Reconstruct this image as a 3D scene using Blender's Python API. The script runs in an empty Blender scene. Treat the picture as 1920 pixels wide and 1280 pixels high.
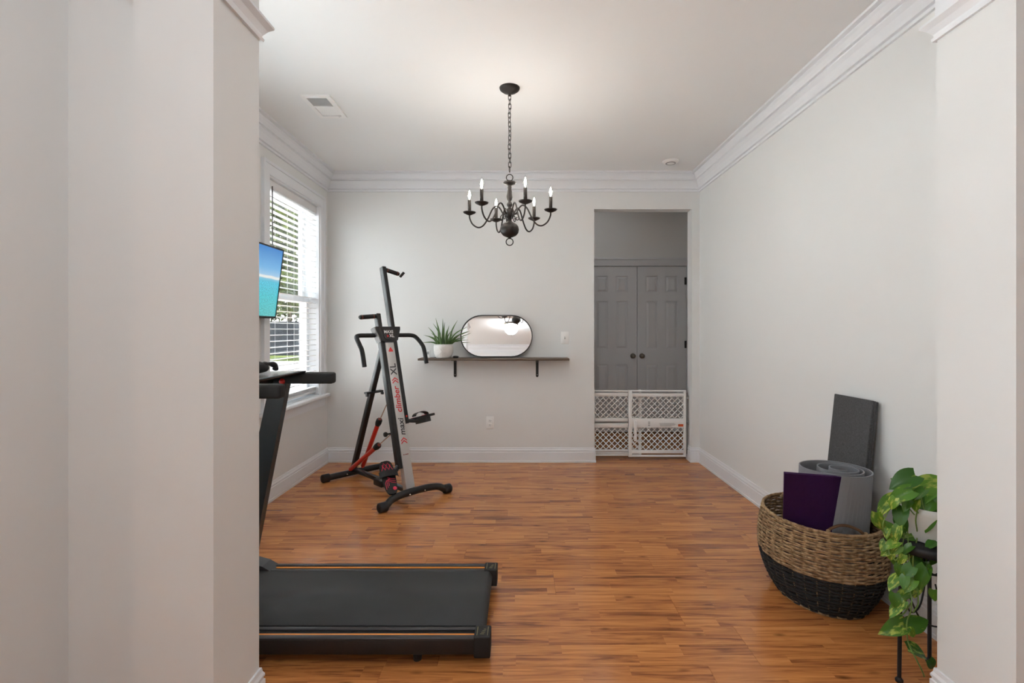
import bpy, bmesh, math, random
from mathutils import Vector, Matrix, Euler
R = math.radians
random.seed(7)
S = bpy.context.scene
COL = S.collection

# ------------------------------------------------------------------ camera, sky, sun, exposure
F, CX, CY, CH = 930.0, 978.0, 618.0, 1.259          # focal length and principal point (1920 x 1280), eye height
cam = bpy.data.cameras.new('camera'); cam_ob = bpy.data.objects.new('camera', cam); COL.objects.link(cam_ob)
cam.sensor_width = 36.0; cam.sensor_fit = 'HORIZONTAL'; cam.lens = 36.0 * F / 1920.0
cam.shift_x = -(CX - 960.0) / 1920.0; cam.shift_y = (CY - 640.0) / 1920.0
cam.clip_start = 0.05; cam.clip_end = 300
cam_ob.location = (0, 0, CH); cam_ob.rotation_euler = (R(90), 0, 0)
S.camera = cam_ob

vs = S.view_settings
vs.view_transform = 'Standard'; vs.look = 'None'; vs.gamma = 1.0; vs.use_curve_mapping = False
vs.exposure = 1.5
S.cycles.max_bounces = 10; S.cycles.diffuse_bounces = 6; S.cycles.glossy_bounces = 4; S.cycles.transparent_max_bounces = 12
S.cycles.sample_clamp_indirect = 8.0
S.cycles.use_denoising = True

world = bpy.data.worlds.new('sky'); S.world = world; world.use_nodes = True
wn = world.node_tree; wn.nodes.clear()
def wnode(t): return wn.nodes.new(t)
wo = wnode('ShaderNodeOutputWorld'); bg = wnode('ShaderNodeBackground')
tc = wnode('ShaderNodeTexCoord'); sx = wnode('ShaderNodeSeparateXYZ'); cr = wnode('ShaderNodeValToRGB')
cr.color_ramp.elements[0].position = 0.0; cr.color_ramp.elements[0].color = (0.97, 0.985, 1.0, 1)
cr.color_ramp.elements[1].position = 0.9; cr.color_ramp.elements[1].color = (0.80, 0.91, 1.0, 1)
wn.links.new(tc.outputs['Generated'], sx.inputs[0]); wn.links.new(sx.outputs['Z'], cr.inputs['Fac'])
wn.links.new(cr.outputs['Color'], bg.inputs['Color']); bg.inputs['Strength'].default_value = 7.5
wn.links.new(bg.outputs[0], wo.inputs['Surface'])

sun = bpy.data.lights.new('sun', 'SUN'); sun.energy = 36.0; sun.angle = R(1.0); sun.color = (1.0, 0.95, 0.87)
sun_ob = bpy.data.objects.new('sun', sun); COL.objects.link(sun_ob)
sun_ob.rotation_euler = Vector((-0.42, 0.30, -0.85)).to_track_quat('-Z', 'Y').to_euler()

def portal(loc, rot, sx_, sy_):                      # marks a window opening for the sky's light
    l = bpy.data.lights.new('window_portal', 'AREA'); l.shape = 'RECTANGLE'; l.size = sx_; l.size_y = sy_
    l.cycles.is_portal = True
    o = bpy.data.objects.new('window_portal', l); COL.objects.link(o); o.location = loc; o.rotation_euler = rot
    return o

# ------------------------------------------------------------------ materials
MATS = {}
def mat(name, col, rough=0.5, metal=0.0, spec=0.5, bump=None, noise=None, emit=None, coat=0.0, trans=0.0):
    """bump = (scale, strength); noise = (scale, amount) slight colour wear; emit = (colour, strength)"""
    if name in MATS: return MATS[name]
    m = bpy.data.materials.new(name); m.use_nodes = True
    nt = m.node_tree; b = nt.nodes['Principled BSDF']
    b.inputs['Base Color'].default_value = (*col, 1); b.inputs['Roughness'].default_value = rough
    b.inputs['Metallic'].default_value = metal; b.inputs['Specular IOR Level'].default_value = spec
    b.inputs['Coat Weight'].default_value = coat; b.inputs['Transmission Weight'].default_value = trans
    if emit:
        b.inputs['Emission Color'].default_value = (*emit[0], 1); b.inputs['Emission Strength'].default_value = emit[1]
    t = None
    if bump or noise:
        t = nt.nodes.new('ShaderNodeTexCoord')
    if noise:
        n = nt.nodes.new('ShaderNodeTexNoise'); n.inputs['Scale'].default_value = noise[0]; n.inputs['Detail'].default_value = 4
        nt.links.new(t.outputs['Object'], n.inputs['Vector'])
        mx = nt.nodes.new('ShaderNodeMix'); mx.data_type = 'RGBA'
        a = noise[1]
        mx.inputs[6].default_value = (*[c * (1 - a) for c in col], 1); mx.inputs[7].default_value = (*[min(1, c * (1 + a)) for c in col], 1)
        nt.links.new(n.outputs['Fac'], mx.inputs[0]); nt.links.new(mx.outputs[2], b.inputs['Base Color'])
    if bump:
        n2 = nt.nodes.new('ShaderNodeTexNoise'); n2.inputs['Scale'].default_value = bump[0]; n2.inputs['Detail'].default_value = 3
        nt.links.new(t.outputs['Object'], n2.inputs['Vector'])
        bp = nt.nodes.new('ShaderNodeBump'); bp.inputs['Strength'].default_value = bump[1]; bp.inputs['Distance'].default_value = 0.002
        nt.links.new(n2.outputs['Fac'], bp.inputs['Height']); nt.links.new(bp.outputs[0], b.inputs['Normal'])
    MATS[name] = m
    return m

M_WALL = mat('wall_paint', (0.775, 0.785, 0.782), 0.62, spec=0.25, bump=(160, 0.05))
M_CEIL = mat('ceiling_paint', (0.845, 0.857, 0.857), 0.85, spec=0.2, bump=(120, 0.05))
M_TRIM = mat('trim_paint', (0.80, 0.82, 0.85), 0.35, spec=0.4)
M_WHITE = mat('white_plastic', (0.88, 0.88, 0.87), 0.35)
M_BLIND = mat('blind_white', (0.80, 0.80, 0.80), 0.4)
M_BRONZE = mat('dark_bronze', (0.022, 0.018, 0.016), 0.5, 0.3, noise=(30, 0.35))
M_BLACK = mat('black_plastic', (0.014, 0.014, 0.015), 0.42)
M_RUBBER = mat('black_rubber', (0.011, 0.011, 0.012), 0.65)
M_STEELBLK = mat('black_powder_coat', (0.02, 0.021, 0.022), 0.38, 0.2, bump=(300, 0.06))
M_SILVER = mat('silver_paint', (0.60, 0.59, 0.585), 0.35, 0.25)
M_CHROME = mat('chrome', (0.75, 0.75, 0.76), 0.15, 1.0)
M_RED = mat('red_paint', (0.62, 0.02, 0.012), 0.3, coat=0.4)
M_REDPRINT = mat('red_print', (0.65, 0.03, 0.03), 0.5)
M_PINK = mat('pink_red_print', (0.75, 0.035, 0.09), 0.5)
M_DARKPRINT = mat('dark_print', (0.05, 0.05, 0.055), 0.5)
M_WHITEPRINT = mat('white_print', (0.8, 0.8, 0.8), 0.5)
M_ORANGE = mat('orange_stripe', (0.80, 0.27, 0.03), 0.4)
M_NICKEL = mat('aged_nickel', (0.22, 0.19, 0.16), 0.3, 1.0)

def glass_mat():
    m = bpy.data.materials.new('window_glass'); m.use_nodes = True; nt = m.node_tree; nt.nodes.clear()
    o = nt.nodes.new('ShaderNodeOutputMaterial'); tr = nt.nodes.new('ShaderNodeBsdfTransparent'); gl = nt.nodes.new('ShaderNodeBsdfGlossy')
    gl.inputs['Roughness'].default_value = 0.03; lw = nt.nodes.new('ShaderNodeLayerWeight'); fr = nt.nodes.new('ShaderNodeMath'); fr.operation = 'MULTIPLY_ADD'; pw = nt.nodes.new('ShaderNodeMath'); pw.operation = 'POWER'; pw.inputs[1].default_value = 4.0
    nt.links.new(lw.outputs['Facing'], pw.inputs[0]); nt.links.new(pw.outputs[0], fr.inputs[0]); fr.inputs[1].default_value = 0.45; fr.inputs[2].default_value = 0.03
    mx = nt.nodes.new('ShaderNodeMixShader'); tr.inputs['Color'].default_value = (0.93, 0.95, 0.945, 1)
    nt.links.new(fr.outputs[0], mx.inputs[0]); nt.links.new(tr.outputs[0], mx.inputs[1]); nt.links.new(gl.outputs[0], mx.inputs[2])
    nt.links.new(mx.outputs[0], o.inputs['Surface'])
    return m
M_GLASS = glass_mat()
def dimming_screen_mat():                                       # dark see-through sheet added to dim what comes through the window
    m = bpy.data.materials.new('dimming_screen'); m.use_nodes = True; nt = m.node_tree; nt.nodes.clear()
    o = nt.nodes.new('ShaderNodeOutputMaterial'); tr = nt.nodes.new('ShaderNodeBsdfTransparent'); df = nt.nodes.new('ShaderNodeBsdfDiffuse'); df.inputs['Color'].default_value = (0.02, 0.02, 0.022, 1)
    mx = nt.nodes.new('ShaderNodeMixShader'); mx.inputs[0].default_value = 0.38
    nt.links.new(tr.outputs[0], mx.inputs[1]); nt.links.new(df.outputs[0], mx.inputs[2]); nt.links.new(mx.outputs[0], o.inputs['Surface']); return m
M_DIMSCREEN = dimming_screen_mat()
M_MIRROR = mat('mirror_glass', (0.93, 0.94, 0.94), 0.0, 1.0)

def wood_floor(name, tiles=False):
    m = bpy.data.materials.new(name); m.use_nodes = True; nt = m.node_tree; N = nt.nodes.new; L = nt.links.new
    b = nt.nodes['Principled BSDF']
    tc = N('ShaderNodeTexCoord'); oi = N('ShaderNodeObjectInfo'); sep = N('ShaderNodeSeparateXYZ')
    L(tc.outputs['Object'], sep.inputs[0])
    def math_(op, a, b_=None):
        n = N('ShaderNodeMath'); n.operation = op
        for i, v in enumerate((a, b_)):
            if v is None: continue
            if isinstance(v, (int, float)): n.inputs[i].default_value = v
            else: L(v, n.inputs[i])
        return n.outputs[0]
    strip = math_('FLOOR', math_('DIVIDE', sep.outputs['Y'], 0.0622))
    r100 = math_('MULTIPLY', oi.outputs['Random'], 91.7)
    xs = math_('ADD', math_('DIVIDE', sep.outputs['X'], 0.47), math_('MULTIPLY', math_('ADD', strip, r100), 0.618))
    blk = math_('FLOOR', xs)
    comb = N('ShaderNodeCombineXYZ'); L(math_('ADD', blk, r100), comb.inputs[0]); L(strip, comb.inputs[1])
    wn_ = N('ShaderNodeTexWhiteNoise'); wn_.noise_dimensions = '3D'; L(comb.outputs[0], wn_.inputs['Vector'])
    shift = math_('MULTIPLY', wn_.outputs['Value'], 37.0)
    # long grain
    c2 = N('ShaderNodeCombineXYZ')
    L(math_('ADD', math_('MULTIPLY', sep.outputs['X'], 2.2), shift), c2.inputs[0]); L(math_('MULTIPLY', sep.outputs['Y'], 34.0), c2.inputs[1]); L(shift, c2.inputs[2])
    n1 = N('ShaderNodeTexNoise'); n1.inputs['Scale'].default_value = 1.0; n1.inputs['Detail'].default_value = 6; n1.inputs['Roughness'].default_value = 0.62; n1.inputs['Distortion'].default_value = 1.1
    L(c2.outputs[0], n1.inputs['Vector'])
    c3 = N('ShaderNodeCombineXYZ')
    L(math_('ADD', math_('MULTIPLY', sep.outputs['X'], 9.0), shift), c3.inputs[0]); L(math_('MULTIPLY', sep.outputs['Y'], 260.0), c3.inputs[1]); L(shift, c3.inputs[2])
    n2 = N('ShaderNodeTexNoise'); n2.inputs['Scale'].default_value = 1.0; n2.inputs['Detail'].default_value = 2; L(c3.outputs[0], n2.inputs['Vector'])
    v = math_('ADD', math_('MULTIPLY', n1.outputs['Fac'], 0.80), math_('MULTIPLY', n2.outputs['Fac'], 0.20))
    v = math_('ADD', v, math_('MULTIPLY', math_('SUBTRACT', wn_.outputs['Value'], 0.5), 0.11))
    ramp = N('ShaderNodeValToRGB'); e = ramp.color_ramp.elements
    e[0].position = 0.26; e[0].color = (0.11, 0.037, 0.016, 1)
    e[1].position = 0.74; e[1].color = (0.72, 0.325, 0.105, 1)
    e.new(0.38).color = (0.29, 0.104, 0.036, 1); e.new(0.47).color = (0.50, 0.188, 0.058, 1); e.new(0.60).color = (0.65, 0.265, 0.080, 1)
    L(v, ramp.inputs['Fac'])
    # small dark knots
    c4 = N('ShaderNodeCombineXYZ'); L(math_('ADD', math_('MULTIPLY', sep.outputs['X'], 4.0), r100), c4.inputs[0]); L(math_('MULTIPLY', sep.outputs['Y'], 11.0), c4.inputs[1]); L(r100, c4.inputs[2])
    vo = N('ShaderNodeTexVoronoi'); vo.inputs['Scale'].default_value = 1.1; L(c4.outputs[0], vo.inputs['Vector'])
    kn = N('ShaderNodeMapRange'); kn.inputs['From Min'].default_value = 0.03; kn.inputs['From Max'].default_value = 0.15; kn.inputs['To Min'].default_value = 0.45; kn.inputs['To Max'].default_value = 1.0
    L(vo.outputs['Distance'], kn.inputs['Value'])
    mx = N('ShaderNodeMix'); mx.data_type = 'RGBA'; mx.blend_type = 'MULTIPLY'; mx.inputs[0].default_value = 1.0
    L(ramp.outputs['Color'], mx.inputs[6]); L(kn.outputs[0], mx.inputs[7])
    L(mx.outputs[2], b.inputs['Base Color'])
    b.inputs['Roughness'].default_value = 0.19; b.inputs['Specular IOR Level'].default_value = 0.5
    bp = N('ShaderNodeBump'); bp.inputs['Strength'].default_value = 0.06; bp.inputs['Distance'].default_value = 0.001
    L(n1.outputs['Fac'], bp.inputs['Height']); L(bp.outputs[0], b.inputs['Normal'])
    return m
M_FLOOR = wood_floor('laminate_wood')

# ------------------------------------------------------------------ mesh helpers
class MB:
    def __init__(s): s.v = []; s.f = []; s.sm = []
    def add(s, vs_, fs, smooth=False):
        o = len(s.v); s.v += [tuple(p) for p in vs_]
        for f in fs: s.f.append(tuple(i + o for i in f)); s.sm.append(smooth)
        return s
    def box(s, a, b, m=None):
        x0, y0, z0 = a; x1, y1, z1 = b
        vs_ = [Vector(p) for p in ((x0,y0,z0),(x1,y0,z0),(x1,y1,z0),(x0,y1,z0),(x0,y0,z1),(x1,y0,z1),(x1,y1,z1),(x0,y1,z1))]
        if m is not None: vs_ = [m @ p for p in vs_]
        return s.add(vs_, ((3,2,1,0),(4,5,6,7),(0,1,5,4),(1,2,6,5),(2,3,7,6),(3,0,4,7)))
    def rbox(s, a, b, r, m=None, seg=2):
        bm = bmesh.new(); bmesh.ops.create_cube(bm, size=1.0)
        for v in bm.verts:
            v.co = Vector([(a[i] + b[i]) / 2 + v.co[i] * (b[i] - a[i]) for i in range(3)])
        bmesh.ops.bevel(bm, geom=bm.edges[:], offset=r, segments=seg, profile=0.5, affect='EDGES')
        bm.verts.index_update()
        vs_ = [v.co.copy() for v in bm.verts]; fs = [[v.index for v in f.verts] for f in bm.faces]; bm.free()
        if m is not None: vs_ = [m @ p for p in vs_]
        return s.add(vs_, fs, True)
    def tube(s, pts, r, n=8, caps=True, closed=False, up=None):
        pts = [Vector(p) for p in pts]; k = len(pts); rs = r if isinstance(r, (list, tuple)) else [r] * k
        ts = []
        for i in range(k):
            a = pts[i - 1] if (i > 0 or closed) else pts[i]; b = pts[(i + 1) % k] if (i < k - 1 or closed) else pts[i]
            ts.append((b - a).normalized())
        nrm = Vector(up) if up else (Vector((0, 0, 1)) if abs(ts[0].z) < 0.9 else Vector((1, 0, 0)))
        vs_ = []
        for i in range(k):
            nrm = (nrm - ts[i] * nrm.dot(ts[i])).normalized(); bn = ts[i].cross(nrm)
            for j in range(n):
                a = 2 * math.pi * j / n
                vs_.append(pts[i] + (nrm * math.cos(a) + bn * math.sin(a)) * rs[i])
        fs = []
        for i in range(k if closed else k - 1):
            for j in range(n):
                fs.append((i * n + j, i * n + (j + 1) % n, ((i + 1) % k) * n + (j + 1) % n, ((i + 1) % k) * n + j))
        s.add(vs_, fs, True)
        if caps and not closed:
            s.add(vs_[:n], [tuple(reversed(range(n)))]); s.add(vs_[-n:], [tuple(range(n))])
        return s
    def bar(s, a, b, w, d, up=(0, 0, 1), r=0.0):            # rectangular bar from a to b; w across, d along 'up'
        a = Vector(a); b = Vector(b); t = (b - a); l = t.length; t.normalize(); u = Vector(up); u = (u - t * u.dot(t)).normalized(); c = t.cross(u)
        m = Matrix((( t.x, c.x, u.x, a.x), (t.y, c.y, u.y, a.y), (t.z, c.z, u.z, a.z), (0, 0, 0, 1)))
        if r: return s.rbox((0, -w / 2, -d / 2), (l, w / 2, d / 2), r, m)
        return s.box((0, -w / 2, -d / 2), (l, w / 2, d / 2), m)
    def lathe(s, prof, n=24, c=(0, 0, 0), m=None, smooth=True):
        vs_ = []; k = len(prof)
        for r, z in prof:
            for j in range(n):
                a = 2 * math.pi * j / n; p = Vector((c[0] + r * math.cos(a), c[1] + r * math.sin(a), c[2] + z))
                vs_.append(m @ p if m is not None else p)
        fs = [(i * n + j, i * n + (j + 1) % n, (i + 1) * n + (j + 1) % n, (i + 1) * n + j) for i in range(k - 1) for j in range(n)]
        s.add(vs_, fs, smooth)
        return s
    def prism(s, poly, m, h, smooth=False):                 # 2-D outline extruded by h along the local z of m
        n = len(poly); vs_ = [m @ Vector((x, y, 0)) for x, y in poly] + [m @ Vector((x, y, h)) for x, y in poly]
        fs = [tuple(reversed(range(n))), tuple(range(n, 2 * n))] + [(i, (i + 1) % n, n + (i + 1) % n, n + i) for i in range(n)]
        return s.add(vs_, fs, smooth)
    def sweep(s, path, prof, closed=False):                 # profile (offset to the right of travel, z) along a plan path, mitred
        k = len(path); P = [Vector(p) for p in path]; vs_ = []
        for i in range(k):
            if closed or 0 < i < k - 1:
                d0 = (P[i] - P[i - 1]).normalized(); d1 = (P[(i + 1) % k] - P[i]).normalized()
            elif i == 0: d0 = d1 = (P[1] - P[0]).normalized()
            else: d0 = d1 = (P[-1] - P[-2]).normalized()
            n0 = Vector((d0.y, -d0.x)); n1 = Vector((d1.y, -d1.x)); mt = (n0 + n1); mt = mt / max(0.2, (1 + n0.dot(n1)))
            for o, z in prof: vs_.append((P[i].x + mt.x * o, P[i].y + mt.y * o, z))
        q = len(prof); fs = []
        for i in range(k - 1 + (1 if closed else 0)):
            for j in range(q - 1):
                a = i * q + j; b = ((i + 1) % k) * q + j; fs.append((a, b, b + 1, a + 1))
        if not closed:
            fs.append(tuple(range(q))); fs.append(tuple(reversed(range((k - 1) * q, k * q))))
        return s.add(vs_, fs)
    def mesh(s, name):
        me = bpy.data.meshes.new(name); me.from_pydata(s.v, [], s.f); me.polygons.foreach_set('use_smooth', s.sm)
        bm = bmesh.new(); bm.from_mesh(me); bmesh.ops.recalc_face_normals(bm, faces=bm.faces[:]); bm.to_mesh(me); bm.free()
        me.update(); return me
    def build(s, name, material, parent=None, local=False):
        return link(name, s.mesh(name), material, parent, local)

def link(name, me, material, parent=None, local=False):
    o = bpy.data.objects.new(name, me)
    if material is not None and not me.materials: me.materials.append(material)
    COL.objects.link(o)
    if parent is not None:
        o.parent = parent
        if not local and parent.type == 'EMPTY': o.matrix_parent_inverse = Matrix.Translation(-base(parent))
    return o
def base(o):
    p = Vector((0, 0, 0))
    while o is not None:
        if o.type == 'EMPTY': p += o.location
        o = o.parent
    return p
def tag(o, label, cat, group=None):
    o['label'] = label; o['category'] = cat
    if group: o['group'] = group
    return o
def thing(name, label, cat, loc=(0, 0, 0), rotz=0.0, group=None):
    o = bpy.data.objects.new(name, None); COL.objects.link(o); o.location = loc; o.rotation_euler = (0, 0, rotz); o.empty_display_size = 0.1
    return tag(o, label, cat, group)
def struct(name, mb_or_empty, material=None, label=None, parent=None):
    o = mb_or_empty.build(name, material, parent) if isinstance(mb_or_empty, MB) else mb_or_empty
    if parent is None:
        o['kind'] = 'structure'
        if label: o['label'] = label; 
    return o
def sempty(name, loc, label):
    o = bpy.data.objects.new(name, None); COL.objects.link(o); o.location = loc; o['kind'] = 'structure'; o['label'] = label; return o
def smooth_path(pts, n=8):                                   # Catmull-Rom through the points
    P = [Vector(p) for p in pts]; P = [P[0] * 2 - P[1]] + P + [P[-1] * 2 - P[-2]]; out = []
    for i in range(1, len(P) - 2):
        for k in range(n):
            t = k / n; a, b, c, d = P[i - 1], P[i], P[i + 1], P[i + 2]
            out.append(0.5 * ((2 * b) + (c - a) * t + (2 * a - 5 * b + 4 * c - d) * t * t + (3 * b - a - 3 * c + d) * t ** 3))
    out.append(P[-2]); return out
def frame(o, x, y, z):                                       # matrix from an origin and three axes
    o, x, y, z = map(Vector, (o, x, y, z))
    return Matrix(((x.x, y.x, z.x, o.x), (x.y, y.y, z.y, o.y), (x.z, y.z, z.z, o.z), (0, 0, 0, 1)))
def text_mesh(name, body, size, depth=0.0006, shear=0.0, space=1.0):
    c = bpy.data.curves.new('lettering', 'FONT'); c.body = body; c.size = size; c.extrude = depth; c.shear = shear; c.space_character = space
    c.offset = size * 0.018; c.align_x = 'CENTER'; c.align_y = 'CENTER'; c.resolution_u = 3
    o = bpy.data.objects.new('lettering', c); COL.objects.link(o)
    bpy.context.view_layer.update()
    me = bpy.data.meshes.new_from_object(o.evaluated_get(bpy.context.evaluated_depsgraph_get())); me.name = name
    bpy.data.objects.remove(o); bpy.data.curves.remove(c); me.materials.clear(); return me
def at(px, py, d):                                           # point seen at a photo pixel, d metres ahead of the eye
    return Vector(((px - CX) / F * d, d, CH - (py - CY) / F * d))

# ------------------------------------------------------------------ the room shell
H = 2.74
XL, XR, YB = -1.847, 1.695, 4.72                 # left wall, right wall, back wall
YD0, YD1 = 1.397, 1.64                           # dividing wall with the wide opening
OL, OR = -0.868, 1.374                           # its clear opening
DX0, DX1, DZ, YB2 = 0.69, 1.619, 2.406, 4.84     # doorway in the back wall
WY0, WY1, WZ0, WZ1 = 3.61, 4.53, 0.66, 2.39      # window in the left wall
HB = 6.05                                        # hall closet wall
RX0, RX1, RY = -3.6, 3.0, -1.6                   # entry hall the eye stands in
WB0, WB1 = 1.83, 2.75                            # unseen twin window behind the pier, added for more daylight

m = MB()
for a_, b_ in ((1.475, WB0), (WB1, WY0), (WY1, YB2)): m.box((XL - 0.18, a_, 0), (XL, b_, H))
for a_, b_ in ((WB0, WB1), (WY0, WY1)): m.box((XL - 0.18, a_, 0), (XL, b_, WZ0)).box((XL - 0.18, a_, WZ1), (XL, b_, H))
struct('wall_left', m, M_WALL, 'pale warm grey wall holding the window')
m = MB(); m.box((XL, YB, 0), (DX0, YB2, H)).box((DX1, YB, 0), (XR + 0.15, YB2, H)).box((DX0, YB, DZ), (DX1, YB2, H))
struct('wall_back', m, M_WALL, 'pale warm grey wall behind the mirror shelf with a plain doorway')
m = MB(); m.box((XR, YD1, 0), (XR + 0.15, YB, H))
struct('wall_right', m, M_WALL, 'long bare pale grey wall beside the wicker basket')
m = MB(); m.box((RX0, 1.475, 0), (-1.094, YD1, H)).box((-1.094, YD0, 0), (OL, YD1, H))
struct('wall_entry_left', m, M_WALL, 'wide pale grey pier in front of the treadmill')
m = MB(); m.box((OR, 1.378, 0), (RX1, YD1, H))
struct('wall_entry_right', m, M_WALL, 'pale grey pier hiding half of the potted vine')
m = MB(); m.box((OL, YD0, 2.42), (OR, YD1, H))
struct('wall_entry_header', m, M_WALL, 'header over the wide opening')
m = MB(); m.box((-1.47, 0.25, 0), (-1.348, 1.475, H))
struct('wall_entry_wing', m, M_WALL, 'short pale grey return wall at the edge of the view')
m = MB(); m.box((RX0 - 0.15, RY - 0.15, H), (RX1 + 0.15, 1.64, H + 0.2)).box((XL - 0.6, 1.64, H), (2.8, HB + 0.4, H + 0.2))
struct('ceiling', m, M_CEIL, 'smooth off-white ceiling')
# hall behind the doorway
m = MB(); m.box((0.20, YB2, 0), (0.32, HB, H)); struct('wall_hall_left', m, M_WALL)
m = MB(); m.box((2.40, YB2, 0), (2.52, HB, H)); struct('wall_hall_right', m, M_WALL)
m = MB(); m.box((0.20, HB, 0), (0.80, HB + 0.1, H)).box((2.012, HB, 0), (2.52, HB + 0.1, H)).box((0.80, HB, 2.035), (2.012, HB + 0.1, H)).box((0.20, HB + 0.10, -0.1), (2.52, HB + 0.16, H))
struct('wall_hall_back', m, M_WALL, 'shaded hall wall around the closet doors')
m = MB(); m.box((XR + 0.15, YB, 0), (2.52, YB2, H)).box((0.20, YB2 - 0.001, 0), (0.32, YB2, H)); struct('wall_hall_front', m, M_WALL)
# room behind the eye
RW = [(-1.25, -0.05)]                              # added window at the unseen end of that hall
RZ0, RZ1 = 1.0, 2.40
m = MB(); ys = [RY, RW[0][0], RW[0][1], 1.475]
for a, b in ((ys[0], ys[1]), (ys[2], ys[3])): m.box((RX0 - 0.15, a, 0), (RX0, b, H))
for a, b in RW: m.box((RX0 - 0.15, a, 0), (RX0, b, RZ0)).box((RX0 - 0.15, a, RZ1), (RX0, b, H))
struct('wall_rear_left', m, M_WALL)
m = MB(); m.box((RX0 - 0.15, RY - 0.15, 0), (RX1 + 0.15, RY, H))
struct('wall_rear_back', m, M_WALL)
m = MB(); m.box((RX1, RY, 0), (RX1 + 0.15, 1.378, H)); struct('wall_rear_right', m, M_WALL)

# floors
m = MB(); m.box((RX0, RY, -0.06), (RX1, 1.378, 0)); struct('floor_rear', m, M_FLOOR)
m = MB(); m.box((RX0, 1.378, -0.06), (RX1, HB + 0.1, -0.010))
floor_o = struct('floor', m, M_FLOOR, 'glossy reddish brown laminate floor')
PW = 0.1244
PLANKS = {}
def plank_mesh(w, l):
    key = (round(w, 4), round(l, 4))
    if key in PLANKS: return PLANKS[key]
    g, c, q, zt, zb = 0.00025, 0.0012, 0.0003, 0.0, -0.010
    mb = MB(); x0, x1, y0, y1 = g, l - g, g, w - g
    vs_ = [(x0, y0, zb), (x1, y0, zb), (x1, y1, zb), (x0, y1, zb), (x0, y0, zt - c), (x1, y0, zt - c), (x1, y1, zt - c), (x0, y1, zt - c),
           (x0 + q, y0 + q, zt), (x1 - q, y0 + q, zt), (x1 - q, y1 - q, zt), (x0 + q, y1 - q, zt)]
    fs = [(8, 9, 10, 11)]
    for a in range(4):
        b = (a + 1) % 4; fs += [(a, b, 4 + b, 4 + a), (4 + a, 4 + b, 8 + b, 8 + a)]
    mb.add(vs_, fs); me = mb.mesh('plank'); me.materials.append(M_FLOOR); PLANKS[key] = me
    return me
def plank_rows(x0, x1, y0, y1, rng, seed0):
    y = y0; L0 = 1.215; k = 0
    while y < y1 - 0.004:
        w = min(PW, y1 - y); x = x0 - rng.choice((0.15, 0.42, 0.68, 0.9, 1.1)) ; k += 1
        while x < x1 - 0.01:
            a, b = max(x, x0), min(x + L0, x1)
            if b - a > 0.01:
                o = bpy.data.objects.new('plank', plank_mesh(w, b - a)); COL.objects.link(o); o.parent = floor_o; o.location = (a, y, 0)
            x += L0
        y += PW
rng = random.Random(11)
plank_rows(XL, XR, YB - 25 * PW, YB, rng, 0)
plank_rows(DX0, DX1, YB, YB2, rng, 50)
plank_rows(0.32, 2.40, YB2, HB, rng, 60)
m = MB(); m.box((OL, 1.378, -0.010), (OR, YB - 25 * PW, 0.0)); m.build('threshold_strip', M_FLOOR, floor_o)

# crown, baseboard, pier mouldings
CRN = [(0.0, 2.570), (0.014, 2.570), (0.014, 2.584), (0.006, 2.586), (0.006, 2.592), (0.020, 2.596), (0.024, 2.612), (0.036, 2.640), (0.052, 2.660), (0.046, 2.666), (0.046, 2.672), (0.062, 2.674), (0.064, 2.684), (0.076, 2.704), (0.086, 2.714), (0.080, 2.718), (0.080, 2.724), (0.104, 2.727), (0.104, 2.74), (0.0, 2.74)]
loop = [(XL, YD1), (XL, YB), (XR, YB), (XR, YD1)]
m = MB(); m.sweep(loop, CRN, closed=True); struct('trim_1', m, M_TRIM, 'white stepped crown moulding around the exercise room')
loop = [(RX0, RY), (RX0, 1.44), (RX1, 1.378), (RX1, RY)]
m = MB(); m.sweep(loop, CRN, closed=True); struct('trim_2', m, M_TRIM)
BSB = [(0.0, 0.0), (0.017, 0.0), (0.017, 0.018), (0.014, 0.020), (0.014, 0.098), (0.010, 0.101), (0.010, 0.106), (0.013, 0.109), (0.013, 0.116), (0.008, 0.126), (0.006, 0.139), (0.0, 0.140)]
m = MB(); m.sweep([(-1.348, 1.475), (-1.094, 1.475), (-1.094, YD0), (OL, YD0), (OL, YD1), (XL, YD1), (XL, 1.75)], BSB); struct('baseboard_entry_left', m, M_TRIM, 'white baseboard wrapping the wide pier')
m = MB(); m.sweep([(XL, 1.75), (XL, YB), (XL + 0.02, YB)], BSB); struct('baseboard_left', m, M_TRIM, 'white baseboard under the window')
m = MB(); m.sweep([(XL + 0.02, YB), (DX0, YB), (DX0, YB2)], BSB); struct('baseboard_back', m, M_TRIM, 'white baseboard behind the climbing machine')
m = MB(); m.sweep([(DX1, YB2), (DX1, YB), (XR, YB), (XR, 1.80)], BSB); struct('baseboard_right', m, M_TRIM, 'white baseboard along the bare wall')
m = MB(); m.sweep([(XR, 1.80), (XR, YD1), (OR, YD1), (OR, 1.378), (RX1, 1.378)], BSB); struct('baseboard_entry_right', m, M_TRIM, 'white baseboard wrapping the pier beside the plant')
CAP = [(0.0, 2.214), (0.010, 2.214), (0.012, 2.224), (0.006, 2.228), (0.008, 2.236), (0.020, 2.254), (0.034, 2.268), (0.034, 2.276), (0.0, 2.276)]
m = MB(); m.sweep([(-1.094, YD0), (OL, YD0), (OL, YD1), (-1.094, YD1)], CAP); struct('trim_3', m, M_TRIM, 'small capital moulding near the top of the wide pier')
m = MB(); m.sweep([(1.60, YD1), (OR, YD1), (OR, 1.378), (1.60, 1.378)], CAP)
m.box((OR - 0.004, 1.374, 2.276), (1.60, YD1 + 0.004, 2.42)); struct('trim_4', m, M_TRIM, 'white capital band on the pier by the crown moulding')

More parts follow.
